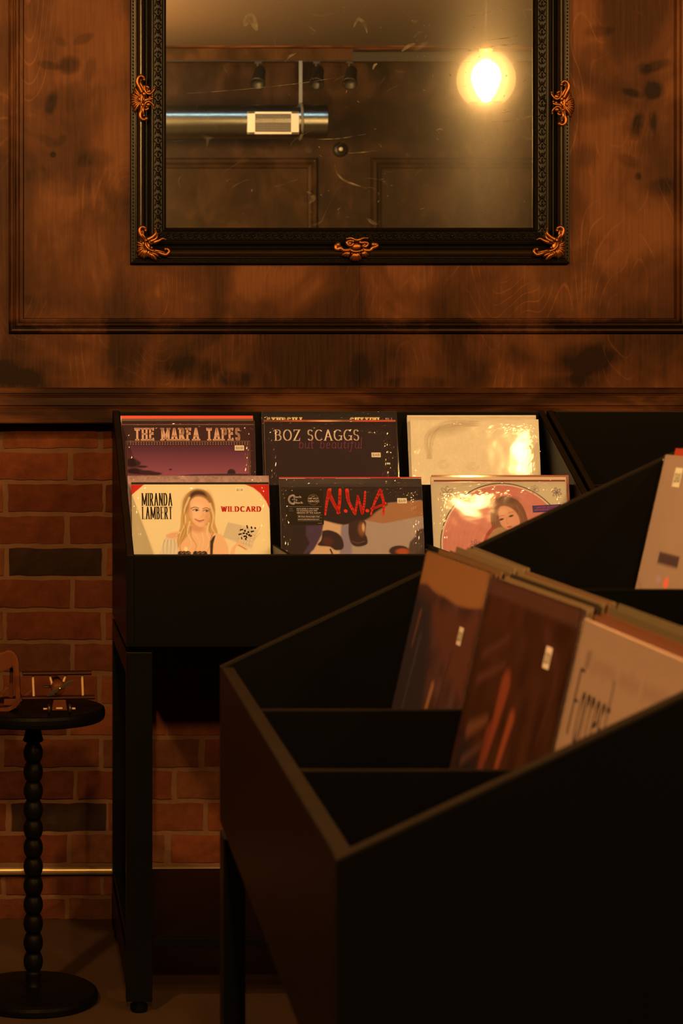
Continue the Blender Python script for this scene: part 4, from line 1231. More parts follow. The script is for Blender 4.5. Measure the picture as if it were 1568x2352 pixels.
# ------------------------------------------------------------------ sleeves in the wall rack
def brush(art, P, w0, w1, col, layer=1):
    P = smooth_pts(P, 4) if len(P) > 2 else P
    n_ = len(P)
    for i in range(n_ - 1):
        c = []
        for k in (i, i + 1):
            w = w0 + (w1 - w0) * k / (n_ - 1)
            c += [(round(P[k][0] + w / 2 * math.cos(a), 4), round(P[k][1] + w / 2 * math.sin(a), 4)) for a in np.linspace(0, 2 * math.pi, 9)[:-1]]
        art.ov.append((hull(c)[::-1], col, layer))
class Slot:
    """where a sleeve stands: measured edges of its top, its row depth and the floor it stands on"""
    def __init__(s, xl, xr, yt, v, zb, lean=LEAN):
        u = ((xl + xr) / 2 - PPX) / F_PX * 4.4 - RO.x
        zref, vv = (1.19 if zb > .85 else 1.06), v
        for _ in range(3):      # v is the row depth at a reference height; follow the lean to this top edge
            Y = RO.y + vv * math.cos(TH) + u * math.sin(TH)
            top = Vector((((xl + xr) / 2 - PPX) / F_PX * Y, Y, EYE - (yt - PPY) / F_PX * Y))
            vv = v + (top.z - zref) * math.tan(lean)
        s.w = (xr - xl) / F_PX * Y
        s.h = (top.z - zb) / math.cos(lean)
        up = Vector((-math.sin(TH) * math.sin(lean), math.cos(TH) * math.sin(lean), math.cos(lean)))
        s.loc = top - up * s.h
        yb = PPY + (EYE - s.loc.z) * F_PX / s.loc.y
        s.rect = (xl, yt, xr, yb)
    def put(s, label, card, turn=0.0, **kw):
        return sleeve(label, s.w, s.h, s.loc, TH + turn, card, **kw)
ZF, ZBK = Z_BOT + .0105, .8865
INK = (.018, .013, .011)

# left column, back row
Slot(277, 581, 956, .5750, ZBK).put('bright red sleeve, rearmost behind the dark western-lettered cover', (.62, .03, .022), t=.003)
Slot(277.5, 582, 963, .5685, ZBK).put('sleeve with a dark blue top edge between the red sleeve and the brown tapes cover', (.035, .022, .04), t=.003)
g = Slot(279, 585, 968, .5625, ZBK)
c3 = lambda x, y: (240 + x / 3.564, 920 + y / 3.564)
k3 = 1 / 3.564
a = Art(*g.rect, obs(50, 22, 16, .8), 220)
L = lambda pts, f: [f(x, y) for x, y in pts]
a.rect(*c3(120, 196), *c3(1225, 203), obs(110, 62, 36, .8))
m = a.sdf(L([(180, 368), (1175, 368), (1190, 1900), (185, 1900)], c3))
a.vgrad(c3(0, 370)[1], c3(0, 640)[1], obs(64, 24, 28, .8), obs(128, 58, 52, .8), m / a.px + .5)
for (x, y, rx, ry) in ((215, 515, 55, 38), (255, 520, 35, 22), (300, 548, 45, 10), (240, 585, 70, 24), (330, 598, 80, 20), (400, 606, 60, 14), (532, 572, 12, 7)):
    a.ell(*c3(x, y), rx * k3, ry * k3, obs(44, 18, 16, .8), .5)
a.ell(*c3(1030, 602), 34 * k3, 34 * k3, obs(40, 20, 18, .8), .1)
a.poly(L([(700, 612), (980, 606), (1190, 608), (1190, 1900), (200, 1900), (200, 660)], c3), obs(60, 30, 24, .8))
for x0, x1 in ((166, 172), (178, 183), (1168, 1173), (1182, 1187)):
    a.rect(*c3(x0, 340), *c3(x1, 1800), obs(96, 54, 32, .8))
a.rect(*c3(168, 336), *c3(1188, 341), obs(112, 66, 40, .8))
for i in range(46):
    x = 182 + i * 21.8
    for y in (347, 360):
        a.rect(*c3(x, y), *c3(x + 9, y + 6), obs(150, 92, 58, .8), 2)
P, w = letters('THE MARFA TAPES', 92 * k3, .25, .15, gap=.19, sx=.66, serif=.25, sth=.13)
a.add(P, *c3(240, 326), obs(186, 122, 72, .8), 2, fit=868 * k3, w=w)
g.put('dark brown sleeve with cream western lettering over a purple dusk sky, back row left', obs(48, 22, 18), art=a,
      price=(*c3(1098, 397), 21.5, 12, '$33.00', None), wrap=.0030)

# left column, front row
g = Slot(292.5, 617.5, 1094, .3075, ZF)
a = Art(*g.rect, obs(158, 106, 72), 120); a.noise(.12, 14, 3); a.noise(.10, 5, 4)
for i in range(16):
    x = 300 + i * 21
    a.line([(x, 1094), (x + wr.uniform(-8, 8), 1099), (x + wr.uniform(-14, 20), 1104), (x + 10, 1112)], 1.6, obs(96, 56, 36), .6, taper=True)
g.put('pinkish marbled sleeve showing just above the cream cover with red corners', obs(150, 95, 62), t=.003, art=a, wrap=.0008)
g = Slot(301, 617.5, 1109, .3000, ZF)
a = Art(*g.rect, obs(222, 174, 98), 250)
a.rect(*c3(208, 672), *c3(1352, 689), INK, 1)
RED = obs(182, 30, 14)
a.poly(L([(205, 688), (322, 688), (212, 782), (205, 790)], c3), RED)
a.poly(L([(1148, 688), (1215, 716), (1275, 765), (1320, 830), (1345, 890), (1375, 900), (1375, 688)], c3), RED)
# generic portrait: woman with long wavy fair hair
HAIR, HLT, HDK, ROOT = obs(190, 128, 58), obs(224, 172, 92), obs(150, 92, 38), obs(92, 52, 24)
SK, SKL, SKD = obs(222, 150, 84), obs(232, 168, 102), obs(186, 108, 54)
a.poly(L([(755, 727), (690, 750), (648, 805), (632, 880), (618, 960), (612, 1040), (588, 1110), (575, 1200), (560, 1300), (890, 1300), (905, 1180), (918, 1090), (895, 1000), (902, 910), (880, 810), (830, 745)], c3), HAIR, 2, curve=True)
a.poly(L([(672, 830), (690, 770), (720, 742), (762, 732), (815, 745), (852, 790), (868, 840), (840, 815), (800, 788), (745, 786), (705, 815)], c3), obs(70, 38, 18), 9, curve=True)
a.ell(*c3(665, 850), 34 * k3, 74 * k3, obs(150, 92, 40), .9, 12, .7)
a.ell(*c3(860, 840), 30 * k3, 80 * k3, obs(146, 88, 40), .9, -12, .7)
a.poly(L([(690, 1020), (830, 1030), (850, 1090), (960, 1115), (975, 1300), (560, 1300), (600, 1200), (690, 1090)], c3), SK, 3, curve=True)
a.ell(*c3(745, 1050), 70 * k3, 34 * k3, SKD, .9, 12, .65)
a.poly(L([(690, 900), (700, 830), (740, 795), (800, 798), (850, 840), (862, 920), (845, 985), (805, 1030), (765, 1040), (715, 1000), (692, 950)], c3), SK, 3, curve=True)
a.ell(*c3(760, 880), 46 * k3, 40 * k3, SKL, 1.2, 0, .6); a.ell(*c3(742, 950), 30 * k3, 26 * k3, SKL, 1.2, 0, .5)
a.line(L([(700, 890), (735, 878), (765, 888)], c3), 9 * k3, obs(110, 62, 28), .8)
a.line(L([(800, 892), (830, 884), (858, 898)], c3), 8 * k3, obs(110, 62, 28), .8)
for x, y in ((742, 905), (826, 911)):
    a.ell(*c3(x, y), 24 * k3, 8 * k3, obs(205, 150, 92), .6, 4)
    a.ell(*c3(x + 6, y - 1), 10 * k3, 9 * k3, obs(40, 26, 16), .4)
    a.line(L([(x - 26, y - 2), (x, y - 11), (x + 26, y)], c3), 6 * k3, obs(46, 26, 16), .9)
a.line(L([(795, 905), (800, 945), (782, 958)], c3), 6 * k3, SKD, .4, soft=1); a.ell(*c3(835, 960), 22 * k3, 60 * k3, SKD, 1.2, 14, .45); a.ell(*c3(700, 930), 12 * k3, 70 * k3, SKD, 1.2, -6, .4)
a.line(L([(735, 978), (770, 992), (806, 984)], c3), 8 * k3, obs(140, 60, 38), .95)
a.line(L([(745, 988), (772, 1002), (800, 992)], c3), 9 * k3, obs(206, 112, 76), .8)
for pts, c_, w_ in (([(690, 800), (650, 900), (655, 1000), (610, 1120), (600, 1260)], HLT, 16), ([(670, 880), (640, 980), (660, 1080), (610, 1200), (640, 1290)], HDK, 9),
                    ([(690, 1000), (670, 1090), (700, 1170), (660, 1280)], HLT, 14), ([(700, 1040), (700, 1120), (740, 1200), (700, 1290)], HDK, 8),
                    ([(860, 850), (885, 950), (870, 1040), (900, 1120), (860, 1220)], HLT, 16), ([(850, 900), (872, 980), (850, 1060), (870, 1150), (820, 1260)], HDK, 9),
                    ([(845, 1010), (830, 1090), (850, 1160), (800, 1270)], HLT, 13), ([(640, 1060), (600, 1180), (620, 1270)], HDK, 7), ([(880, 1090), (850, 1180), (880, 1270)], HDK, 8),
                    ([(720, 1090), (770, 1170), (730, 1250)], HLT, 8), ([(790, 1090), (800, 1170), (770, 1260)], HLT, 9)):
    a.line(L(pts, c3), w_ * k3, c_, .75, taper=True, soft=2)
a.ell(*c3(655, 1223), 15 * k3, 19 * k3, obs(232, 196, 130), .3)
a.poly(L([(855, 1160), (880, 1120), (900, 1110), (880, 1180), (870, 1290), (850, 1290)], c3), obs(60, 34, 20), 2)
for x in (610, 640, 672, 735, 770, 805):
    a.ell(*c3(x, 1262), 24 * k3, 22 * k3, obs(44, 24, 16), .3)
for x in (625, 660, 690, 755, 790): a.line(L([(x - 12, 1250), (x, 1262), (x + 14, 1252)], c3), 3 * k3, obs(170, 110, 60))
a.poly(L([(495, 1105), (545, 1085), (600, 1078), (612, 1092), (570, 1110), (590, 1130), (560, 1150), (500, 1135)], c3), SK, 2, curve=True)
for i in range(4): a.line(L([(500 + i * 12, 1118 + i * 6), (540 + i * 10, 1100 + i * 7), (590, 1096 + i * 9)], c3), 3.5 * k3, SKD, .7)
a.poly(L([(490, 1130), (550, 1140), (580, 1160), (575, 1300), (440, 1300), (450, 1230)], c3), obs(206, 164, 104), 2, curve=True)
for i in range(9):
    x = 470 + i * 13
    a.line(L([(x, 1150), (x - 16 + i * 3, 1200), (x - 10, 1290)], c3), 6 * k3, obs(128, 104, 78) if i % 2 else obs(226, 190, 130), .7, taper=True)
a.poly(L([(1005, 1000), (1245, 1062), (1190, 1228), (958, 1125)], c3), obs(206, 162, 98), 2)
for i in range(12):
    t = i / 11
    a.line([c3(1000 - 40 * t, 1012 + 110 * t), c3(1110 - 30 * t, 1035 + 120 * t)], 3 * k3, obs(140, 104, 62), .7, curve=False)
for i in range(5):
    a.line([c3(1110 + 22 * i, 1035 + 6 * i), c3(1080 + 22 * i, 1170 + 8 * i)], 2.2 * k3, obs(150, 112, 66), .8, curve=False)
    a.line([c3(1100 - 8 * i, 1050 + 28 * i), c3(1228 - 8 * i, 1082 + 29 * i)], 2.2 * k3, obs(150, 112, 66), .8, curve=False)
for (x, y, dx, dy) in ((1160, 1042, 6, 14), (1195, 1048, 6, 10), (1225, 1052, 7, 7), (1112, 1066, 14, 6), (1140, 1075, 8, 8), (1168, 1085, 8, 8), (1200, 1080, 14, 6), (1130, 1095, 10, 7), (1155, 1100, 7, 9),
                       (1100, 1102, 14, 6), (1175, 1110, 9, 9), (1188, 1117, 10, 6), (1150, 1125, 6, 12), (1112, 1135, 5, 10), (1135, 1120, 8, 7), (1145, 1142, 6, 9)):
    a.add([[(-dx, -dy), (dx, -dy), (dx, dy), (-dx, dy)]], *c3(x, y), obs(34, 22, 14), 1, fit=k3, w=1, rot=-14, sy=k3)
a.poly(L([(1010, 1290), (1030, 1215), (1090, 1160), (1110, 1150), (1105, 1175), (1160, 1225), (1140, 1236), (1070, 1200), (1045, 1290)], c3), SK, 2, curve=True)
a.line(L([(1085, 1192), (1145, 1225)], c3), 4 * k3, obs(60, 32, 20), 1, curve=False)
for p_ in ([(1265, 1040), (1215, 1135)], [(1262, 1092), (1205, 1158)]): a.line(L(p_, c3), 2.5 * k3, obs(150, 104, 60), .8, curve=False)
P, w = letters('MIRANDA', 102 * k3, .19, .035, gap=.12, sx=.55, serif=.15, sth=.03); a.add(P, *c3(300, 865), INK, 2, fit=250 * k3, w=w)
P, w = letters('LAMBERT', 100 * k3, .19, .035, gap=.12, sx=.55, serif=.15, sth=.03); a.add(P, *c3(301, 976), INK, 2, fit=248 * k3, w=w)
P, w = letters('WILDCARD', 42 * k3, .30, .07, gap=.16, sx=.85, serif=.22, sth=.07); a.add(P, *c3(948, 915), RED, 2, fit=330 * k3, w=w)
g.put('cream sleeve with red corners and a fair-haired woman, front row left', (.05, .03, .02), art=a, t=.003,
      price=(*c3(1104, 738), 19, 11, '$31.00', obs(228, 184, 112)), wrap=.0012)

# middle column, back row
c4 = lambda x, y: (580 + x / 3.733, 920 + y / 3.733); k4 = 1 / 3.733
g = Slot(600, 911, 946, .5755, ZBK)
a = Art(*g.rect, obs(34, 22, 14, .8), 60)
YEL = obs(206, 156, 78, .8)
P, w = letters('STURGILL', 48 * k4, .34, .20, gap=.22, sx=.62, serif=.30, sth=.16); a.add(P, *c4(116, 199), YEL, 1, fit=314 * k4, w=w)
P, w = letters("CUTTIN'", 48 * k4, .32, .18, gap=.20, sx=.62, serif=.26, sth=.15, slant=.12); a.add(P, *c4(826, 199), YEL, 1, fit=252 * k4, w=w)
P, w = letters('VOL 2', 16 * k4, .20, .18, gap=.28, sx=.75); a.add(P, *c4(1138, 169), obs(180, 130, 84, .8), 1, fit=56 * k4, w=w)
g.put('dark sleeve with yellow lettering along its top, rearmost in the middle back stack', (.02, .015, .012), art=a, wrap=.0016, t=.003)
g = Slot(605, 909, 965.5, .5695, ZBK)
a = Art(*g.rect, obs(150, 62, 24, .8), 60)
for x, c_ in ((625, (96, 42, 18)), (760, (200, 120, 60)), (800, (110, 60, 30)), (860, (170, 50, 20))): a.ell(x, 967, 36, 8, obs(*c_, .8), 1.2)
g.put('sleeve with an orange top edge behind the black cover with serif lettering', obs(120, 40, 16), art=a, t=.003)
g = Slot(606, 910, 970, .5625, ZBK)
a = Art(*g.rect, obs(38, 21, 14, .8), 120)
a.poly(L([(755, 620), (1125, 622), (1125, 900), (755, 900)], c4), obs(44, 16, 15, .8), 2)
P, w = letters('BOZ SCAGGS', 92 * k4, .125, .05, gap=.16, sx=.80, serif=.13, sth=.045); a.add(P, *c4(186, 347), obs(196, 146, 92, .8), 2, fit=722 * k4, w=w)
P, w = letters('but beautiful', 98 * k4, .065, .04, gap=.19, sx=1.0, slant=.16); a.add(P, *c4(388, 416), obs(112, 40, 46, .8), 3, fit=536 * k4, w=w)
g.put('black sleeve with pale serif lettering above red italics, back row middle', (.02, .014, .012), art=a, price=(*c4(1047, 476), 21, 11, '$14.00', None), wrap=.0030)

# middle column, front row
g = Slot(640, 968, 1097, .3110, ZF)
a = Art(*g.rect, obs(150, 34, 26), 50)
a.rect(640, 1099, 700, 1101, obs(216, 150, 96)); a.rect(770, 1099, 850, 1101, obs(190, 124, 80)); a.rect(920, 1099, 968, 1101, obs(206, 140, 92))
g.put('sleeve with a red and white top edge, rearmost in the middle front stack', obs(150, 34, 26), art=a, t=.003)
g = Slot(640, 967.5, 1100.5, .3045, ZF)
a = Art(*g.rect, obs(54, 38, 24), 60); a.ell(770, 1105, 90, 10, obs(66, 48, 30), 1.2)
g.put('dark olive sleeve between the red-edged sleeve and the cover with red brush letters', obs(46, 30, 20), art=a, wrap=.0008, t=.003)
g = Slot(642, 969, 1113, .2975, ZF)
a = Art(*g.rect, obs(40, 24, 15), 220)
a.rect(*c4(238, 722), *c4(1450, 742), obs(60, 40, 28))
# generic stand-in for the group photograph: ceiling, walls, pale sky and dark capped onlookers
a.poly(L([(590, 1080), (760, 1075), (955, 1030), (1150, 885), (1440, 860), (1500, 1400), (430, 1400)], c4), obs(150, 112, 76), 4)
a.poly(L([(950, 1034), (1150, 885), (1480, 862), (1500, 985), (1110, 1062)], c4), obs(146, 86, 42), 3)
a.poly(L([(600, 1035), (755, 1070), (735, 1330), (470, 1330), (560, 1200)], c4), obs(186, 130, 74), 3)
a.poly(L([(745, 1075), (830, 1080), (830, 1330), (722, 1330)], c4), obs(124, 94, 78), 5)
a.poly(L([(600, 1030), (760, 1070), (960, 1028), (1050, 960), (1150, 880), (900, 830), (560, 900)], c4), obs(38, 22, 14), 6, curve=True)
a.poly(L([(445, 1080), (590, 1075), (575, 1160), (530, 1240), (500, 1290), (400, 1340), (470, 1230), (440, 1160)], c4), obs(66, 40, 42), 4)
a.poly(L([(580, 1125), (640, 1118), (720, 1150), (758, 1215), (752, 1280), (690, 1292), (640, 1262), (560, 1255), (538, 1240), (570, 1200)], c4), obs(46, 26, 18), 3, curve=True)
a.ell(*c4(625, 1215), 45 * k4, 35 * k4, obs(72, 32, 18), .8)
a.poly(L([(810, 1050), (900, 1030), (958, 1050), (948, 1140), (965, 1190), (960, 1240), (890, 1262), (830, 1240), (806, 1150)], c4), obs(52, 28, 18), 3, curve=True)
a.ell(*c4(920, 1110), 30 * k4, 56 * k4, obs(120, 62, 28), .8); a.ell(*c4(935, 1095), 12 * k4, 34 * k4, obs(190, 124, 66), .8)
a.line(L([(835, 1215), (880, 1230), (945, 1215)], c4), 8 * k4, obs(92, 54, 34), .8)
a.poly(L([(1500, 1110), (1440, 1105), (1390, 1120), (1380, 1170), (1330, 1220), (1300, 1340), (1500, 1340)], c4), obs(72, 48, 30), 4)
a.ell(*c4(1235, 1300), 88 * k4, 48 * k4, obs(52, 28, 18), .2); a.ell(*c4(1262, 1305), 56 * k4, 28 * k4, obs(150, 58, 22), .6)
a.line(L([(645, 1285), (660, 1320)], c4), 14 * k4, obs(44, 24, 16), 1, curve=False)
RB = obs(196, 34, 14)
for pts, w0, w1 in (([(612, 985), (628, 880), (655, 772)], 14, 34), ([(648, 790), (690, 890), (730, 965)], 34, 26), ([(722, 968), (738, 880), (746, 768)], 26, 26), ([(786, 952), (790, 954)], 30, 30),
                    ([(806, 772), (816, 870), (868, 978)], 32, 24), ([(868, 978), (886, 890), (896, 822)], 22, 16), ([(896, 822), (915, 900), (930, 975)], 18, 24), ([(930, 975), (952, 880), (962, 785)], 24, 16),
                    ([(972, 950), (978, 952)], 30, 28), ([(1004, 982), (1040, 880), (1092, 772)], 14, 30), ([(1092, 772), (1116, 870), (1112, 984)], 30, 16), ([(1012, 934), (1070, 915), (1132, 885)], 22, 22)):
    brush(a, L(pts, c4), w0 * k4, w1 * k4, RB, 2)
o = g.put('sleeve with red brush-painted initials and a black sticker, front row middle', (.03, .02, .015), art=a, t=.003,
          price=(*c4(1275, 868), 22, 12, '$26.00', None), wrap=.0012)
st = Art(275, 770, 598, 1072, (.014, .012, .012), 8)
W1 = obs(196, 150, 106)
def stx(txt, x, y, h_, fit):
    P, w = plain_text(txt, h_ * 1.36); st.add(P, x, y, W1, 1, fit=fit, w=w)
for i, t_ in enumerate(('Back', 'To', 'Black')): 
    for d_ in (0, 1.2): stx(t_, 343 + d_, 842 + i * 25, 20, (70, 32, 82)[i])
brush(st, arc(340, 857, 36, 36, 280, 80, 14), 17, 17, W1); brush(st, [(338, 857), (342, 857)], 9, 9, W1)
st.ov += [([(340, 838), (345, 838), (345, 878), (340, 878)], (.014, .012, .012), 2)]
brush(st, arc(513, 858, 46, 46, 0, 360, 30), 4, 4, obs(120, 82, 50))
brush(st, arc(513, 858, 38, 38, 0, 360, 30), 2, 2, obs(110, 74, 44))
stx('HIP HOP', 470, 856, 17, 88); stx('HEROES', 468, 880, 18, 96)
brush(st, [(500, 832), (506, 826), (512, 834), (520, 826), (526, 832)], 4, 4, obs(170, 120, 70))
for y in (918, 990, 1014, 1040): st.rect(305 if y == 918 else 375, y, 583, y + 2, obs(130, 98, 66))
stx('INCLUDES A VOUCHER', 368, 943, 13, 190); stx('TO DOWNLOAD MP3', 368, 961, 13, 176); stx('VERSION OF THE ALBUM', 368, 979, 13, 204)
stx('180 Gram Heavyweight Vinyl', 376, 1009, 12, 186); stx('www.backtoblackvinyl.com', 376, 1033, 12, 182)
brush(st, [(305, 940), (320, 936), (334, 940)], 3, 3, obs(120, 90, 62)); st.rect(303, 953, 342, 956, obs(110, 80, 54)); st.rect(546, 1060, 581, 1065, obs(110, 80, 54))
kk = g.w / (g.rect[2] - g.rect[0])
sw, sh = 323 * k4 * kk, 302 * k4 * (g.h / (g.rect[3] - g.rect[1]))
q = st.build('promo_sticker', sw, sh, M['art'], o, y=-.0011)
sx_, sy_ = c4(436.5, 770)
q.location = ((sx_ - (g.rect[0] + g.rect[2]) / 2) * kk, 0, g.h - (sy_ - g.rect[1]) / (g.rect[3] - g.rect[1]) * g.h - sh)
q['label'] = 'square black promotional sticker with white print'

# right column, back row
c5 = lambda x, y: (900 + x / 3.484, 920 + y / 3.484); k5 = 1 / 3.484
GOLD = obs(214, 166, 100)
Slot(934, 1231, 955, .5735, ZBK).put('thin cream sleeve, rearmost behind the pale gold cover', obs(196, 150, 88), t=.003)
Slot(933.5, 1229, 959.5, .5665, ZBK).put('cream sleeve in clear plastic directly behind the pale gold cover', obs(206, 160, 96), t=.003, wrap=.0012)
GL_LEAN = math.radians(11.2)
g = Slot(939, 1233, 964.5, .5450, ZBK, lean=GL_LEAN)
a = Art(*g.rect, obs(218, 172, 104), 170)
a.noise(.025, 4, 8); a.noise(.02, 20, 9)
for i in range(26):
    t = i / 25
    a.line(L([(300 - 40 * t, 470), (300 - 20 * t + 30 * math.sin(i), 300 - 20 * t), (420, 205 - 18 * t + 26 * math.sin(i * 2.1)), (640 + 60 * t, 185 + 22 * math.cos(i * 1.7))], c5), 3.5 * k5, obs(150, 108, 58), .22, soft=1.5)
a.ell(*c5(450, 230), 150 * k5, 40 * k5, obs(150, 108, 60), 1.4, -14, .45)
for cx_, cy_ in ((390, 515), (625, 535)):
    for r_ in (1, .7, .4): a.line(L(arc(cx_, cy_, 46 * r_, 34 * r_, 0, 300, 10), c5), 3 * k5, obs(160, 116, 66), .4, soft=1)
g.put('pale gold sleeve with a faint pencil-drawn face, back row right', obs(206, 160, 96), turn=-.040, lean=GL_LEAN, art=a, t=.003,
      price=(*c5(1060, 382), 19, 10, '$29.00', obs(166, 116, 60)), wrap=.0005)

# right column, front row
Slot(990, 1306, 1092.5, .3110, ZF).put('sleeve with a deep red edge, rearmost behind the round picture disc', obs(120, 30, 16), t=.003)
g = Slot(988, 1300, 1097, .3045, ZF)
a = Art(*g.rect, obs(206, 156, 92), 60); a.rect(994, 1103, 1298, 1107, obs(120, 40, 26))
g.put('cream sleeve with a red line, directly behind the round picture disc', obs(190, 140, 84), art=a, t=.003, wrap=.0012)
g = Slot(988, 1299, 1107.5, .2975, ZF)
a = Art(*g.rect, obs(186, 146, 88), 240)
ccx, ccy, RR = 872, 1176, 506
a.ell(*c5(ccx, ccy), (RR + 8) * k5, (RR + 8) * k5, obs(40, 24, 16), .01); a.ell(*c5(ccx, ccy), RR * k5, RR * k5, obs(206, 150, 96), .008)  # dark rim, then a pale ring that paints the glint along it
a.ell(*c5(ccx, ccy), (RR - 12) * k5, (RR - 12) * k5, obs(184, 96, 62), .01)
m = np.hypot(a.X - c5(ccx, 0)[0], a.Y - c5(0, ccy)[1]) < (RR - 12) * k5
save = a.C.copy(); a.noise(.035, 9, 21); a.C = np.where(m[..., None], a.C, save)
for r_ in range(150, 480, 34):
    a.line(L(arc(ccx, ccy, r_, r_, 150, 215, 14), c5), 2.5 * k5, obs(204, 122, 84), .35, soft=1)
BR, BRL = obs(112, 62, 32), obs(146, 84, 44)
a.poly(L([(905, 768), (840, 785), (790, 840), (772, 920), (778, 1010), (800, 1040), (1075, 1040), (1070, 960), (1040, 860), (990, 800)], c5), BR, 2, curve=True)
a.ell(*c5(905, 800), 90 * k5, 30 * k5, obs(82, 46, 26), 1.0, 0, .7)
a.poly(L([(838, 900), (850, 858), (900, 850), (960, 880), (1000, 940), (1000, 1010), (940, 1050), (880, 1030), (845, 980)], c5), obs(196, 118, 68), 3, curve=True)
a.ell(*c5(870, 900), 34 * k5, 30 * k5, obs(206, 132, 80), 1.2)
for x, y in ((858, 958), (938, 930)):
    a.ell(*c5(x, y), 20 * k5, 8 * k5, obs(66, 38, 24), .5, -18); a.line(L([(x - 24, y - 22), (x, y - 30), (x + 26, y - 32)], c5), 4 * k5, obs(110, 62, 34), .7)
a.line(L([(905, 940), (900, 985), (915, 992)], c5), 5 * k5, obs(160, 88, 50), .6)
a.ell(*c5(920, 1018), 22 * k5, 8 * k5, obs(168, 70, 48), .5, -12)
for pts in ([(850, 860), (815, 930), (808, 1020)], [(985, 850), (1030, 930), (1040, 1030)], [(830, 830), (795, 900), (790, 1000)], [(1000, 900), (1020, 980), (1010, 1040)]):
    a.line(L(pts, c5), 7 * k5, BRL, .6, taper=True, soft=1.5)
a.poly(L([(760, 1060), (850, 1020), (960, 1060), (1060, 1040), (1100, 1400), (700, 1400)], c5), obs(150, 96, 50), 3, curve=True)
a.line(L([(800, 1015), (750, 1070), (720, 1140), (715, 1260)], c5), 26 * k5, obs(140, 44, 26), .9)
def flower(cx_, cy_, r_, col, n_=7, op=.8):
    for i in range(n_):
        t = 2 * math.pi * i / n_ + .3
        px_, py_ = cx_ + r_ * .55 * math.cos(t), cy_ + r_ * .55 * math.sin(t)
        P = [(px_ + r_ * .45 * math.cos(t) * math.cos(q_) - r_ * .20 * math.sin(t) * math.sin(q_), py_ + r_ * .45 * math.sin(t) * math.cos(q_) + r_ * .20 * math.cos(t) * math.sin(q_)) for q_ in np.linspace(0, 2 * math.pi, 11)]
        a.line(L(P, c5), 6 * k5, col, op, curve=False)
FL = obs(74, 52, 48)
flower(642, 806, 50, FL, 7); flower(432, 745, 58, obs(110, 84, 58), 7); flower(1315, 740, 40, FL, 6); flower(1140, 716, 36, obs(130, 96, 60), 7, .6); flower(640, 1165, 44, FL, 7, .6)
o = g.put('clear-bagged sleeve with a round pink picture disc and flower doodles, front row right', obs(180, 136, 82), art=a, t=.003,
          price=(*c5(566, 834), 22, 12.5, '$26.00', obs(196, 120, 78)), wrap=.0018)
st = Art(0, 0, 230, 56, obs(60, 42, 62), 6)
for t_, y in (('LIMITED EDITION', 24), ('ANNIVERSARY EDITION', 44)):
    P, w = plain_text(t_, 20); st.add(P, 30 if y == 24 else 14, y, obs(170, 52, 48), 1, fit=170 if y == 24 else 204, w=w)
kk = g.w / (g.rect[2] - g.rect[0])
q = st.build('promo_sticker', 230 * k5 * kk, 56 * k5 * kk, M['art'], o, y=-.0011)
sx_, sy_ = c5(1228, 900); q.rotation_euler = (0, -math.radians(3), 0)
q.location = ((sx_ - (g.rect[0] + g.rect[2]) / 2) * kk, 0, g.h - (sy_ - g.rect[1]) / (g.rect[3] - g.rect[1]) * g.h)
q['label'] = 'dark blue promotional sticker with red print'

# ------------------------------------------------------------------ sleeves in the near rack (they face left)
RZ = -math.pi / 2
def near(label, y_far, w, x_top, z_top, card, zb=ZF, lean=LEAN, drz=0.0, **kw):
    h = (z_top - zb) / math.cos(lean)
    d = Matrix.Rotation(drz, 3, 'Z')
    mid = Vector((x_top, y_far, 0)) + d @ Vector((0, -w / 2, 0))
    back = d @ Vector((math.sin(lean) * h, 0, 0))
    return sleeve(label, w, h, Vector((mid.x - back.x, mid.y - back.y, zb)), RZ + drz, card, lean=lean, group='record sleeves in the near rack', **kw)
EN = 1.2
a = Art(0, 0, 1, 1, obs(74, 36, 18, EN), 150)
a.noise(.25, .07, 2)
a.poly([(-.1, -.1), (1.1, -.1), (1.1, .12), (.98, .12), (.80, .135), (.62, .140), (.45, .132), (.28, .13), (.12, .115), (-.1, .11)], obs(146, 78, 28, EN), .012, curve=True)
a.poly([(-.05, .15), (.18, .17), (.34, .27), (.46, .50), (.48, 1.05), (-.05, 1.05)], obs(52, 32, 20, EN), .06, curve=True)
a.poly([(.30, .18), (.55, .17), (.8, .18), (1.05, .14), (1.05, .42), (.86, .40), (.66, .36), (.46, .28)], obs(94, 42, 18, EN), .05, op=.9, curve=True)
for pts, w_, c_ in (([(.55, .44), (.50, .62), (.42, .82), (.36, 1)], .045, (156, 84, 34)), ([(.36, .78), (.30, 1)], .04, (130, 66, 26)), ([(.62, .7), (.58, .95)], .03, (110, 52, 22)), ([(.72, .3), (.66, .6), (.7, .9)], .02, (60, 30, 16)), ([(.2, .3), (.15, .7)], .03, (70, 44, 28)), ([(.12, .22), (.1, .34)], .03, (110, 52, 22))):
    a.line(pts, w_, obs(*c_, EN), .85, taper=True, soft=.02)
near('brown painterly sleeve with an orange band, front of the far stack in the near rack', 2.3955, .301, .4415, EYE - .1875, obs(70, 36, 16, 1.2), drz=math.radians(2.1), art=a, t=.003, wrap=.0014,
     price=(.79, .235, .062, .065, '$22.00', obs(176, 126, 70, .7)))
b = Art(0, 0, 1, 1, obs(62, 25, 6, EN), 150)
b.noise(.2, .08, 6)
b.poly([(0, 0), (1, 0), (1, .05), (0, .05)], obs(84, 40, 18, EN), .02)
b.poly([(.05, .5), (.5, .6), (.6, 1), (0, 1)], obs(36, 22, 14, EN), .1); b.poly([(.6, .7), (1, .6), (1, 1), (.6, 1)], obs(30, 18, 12, EN), .15)
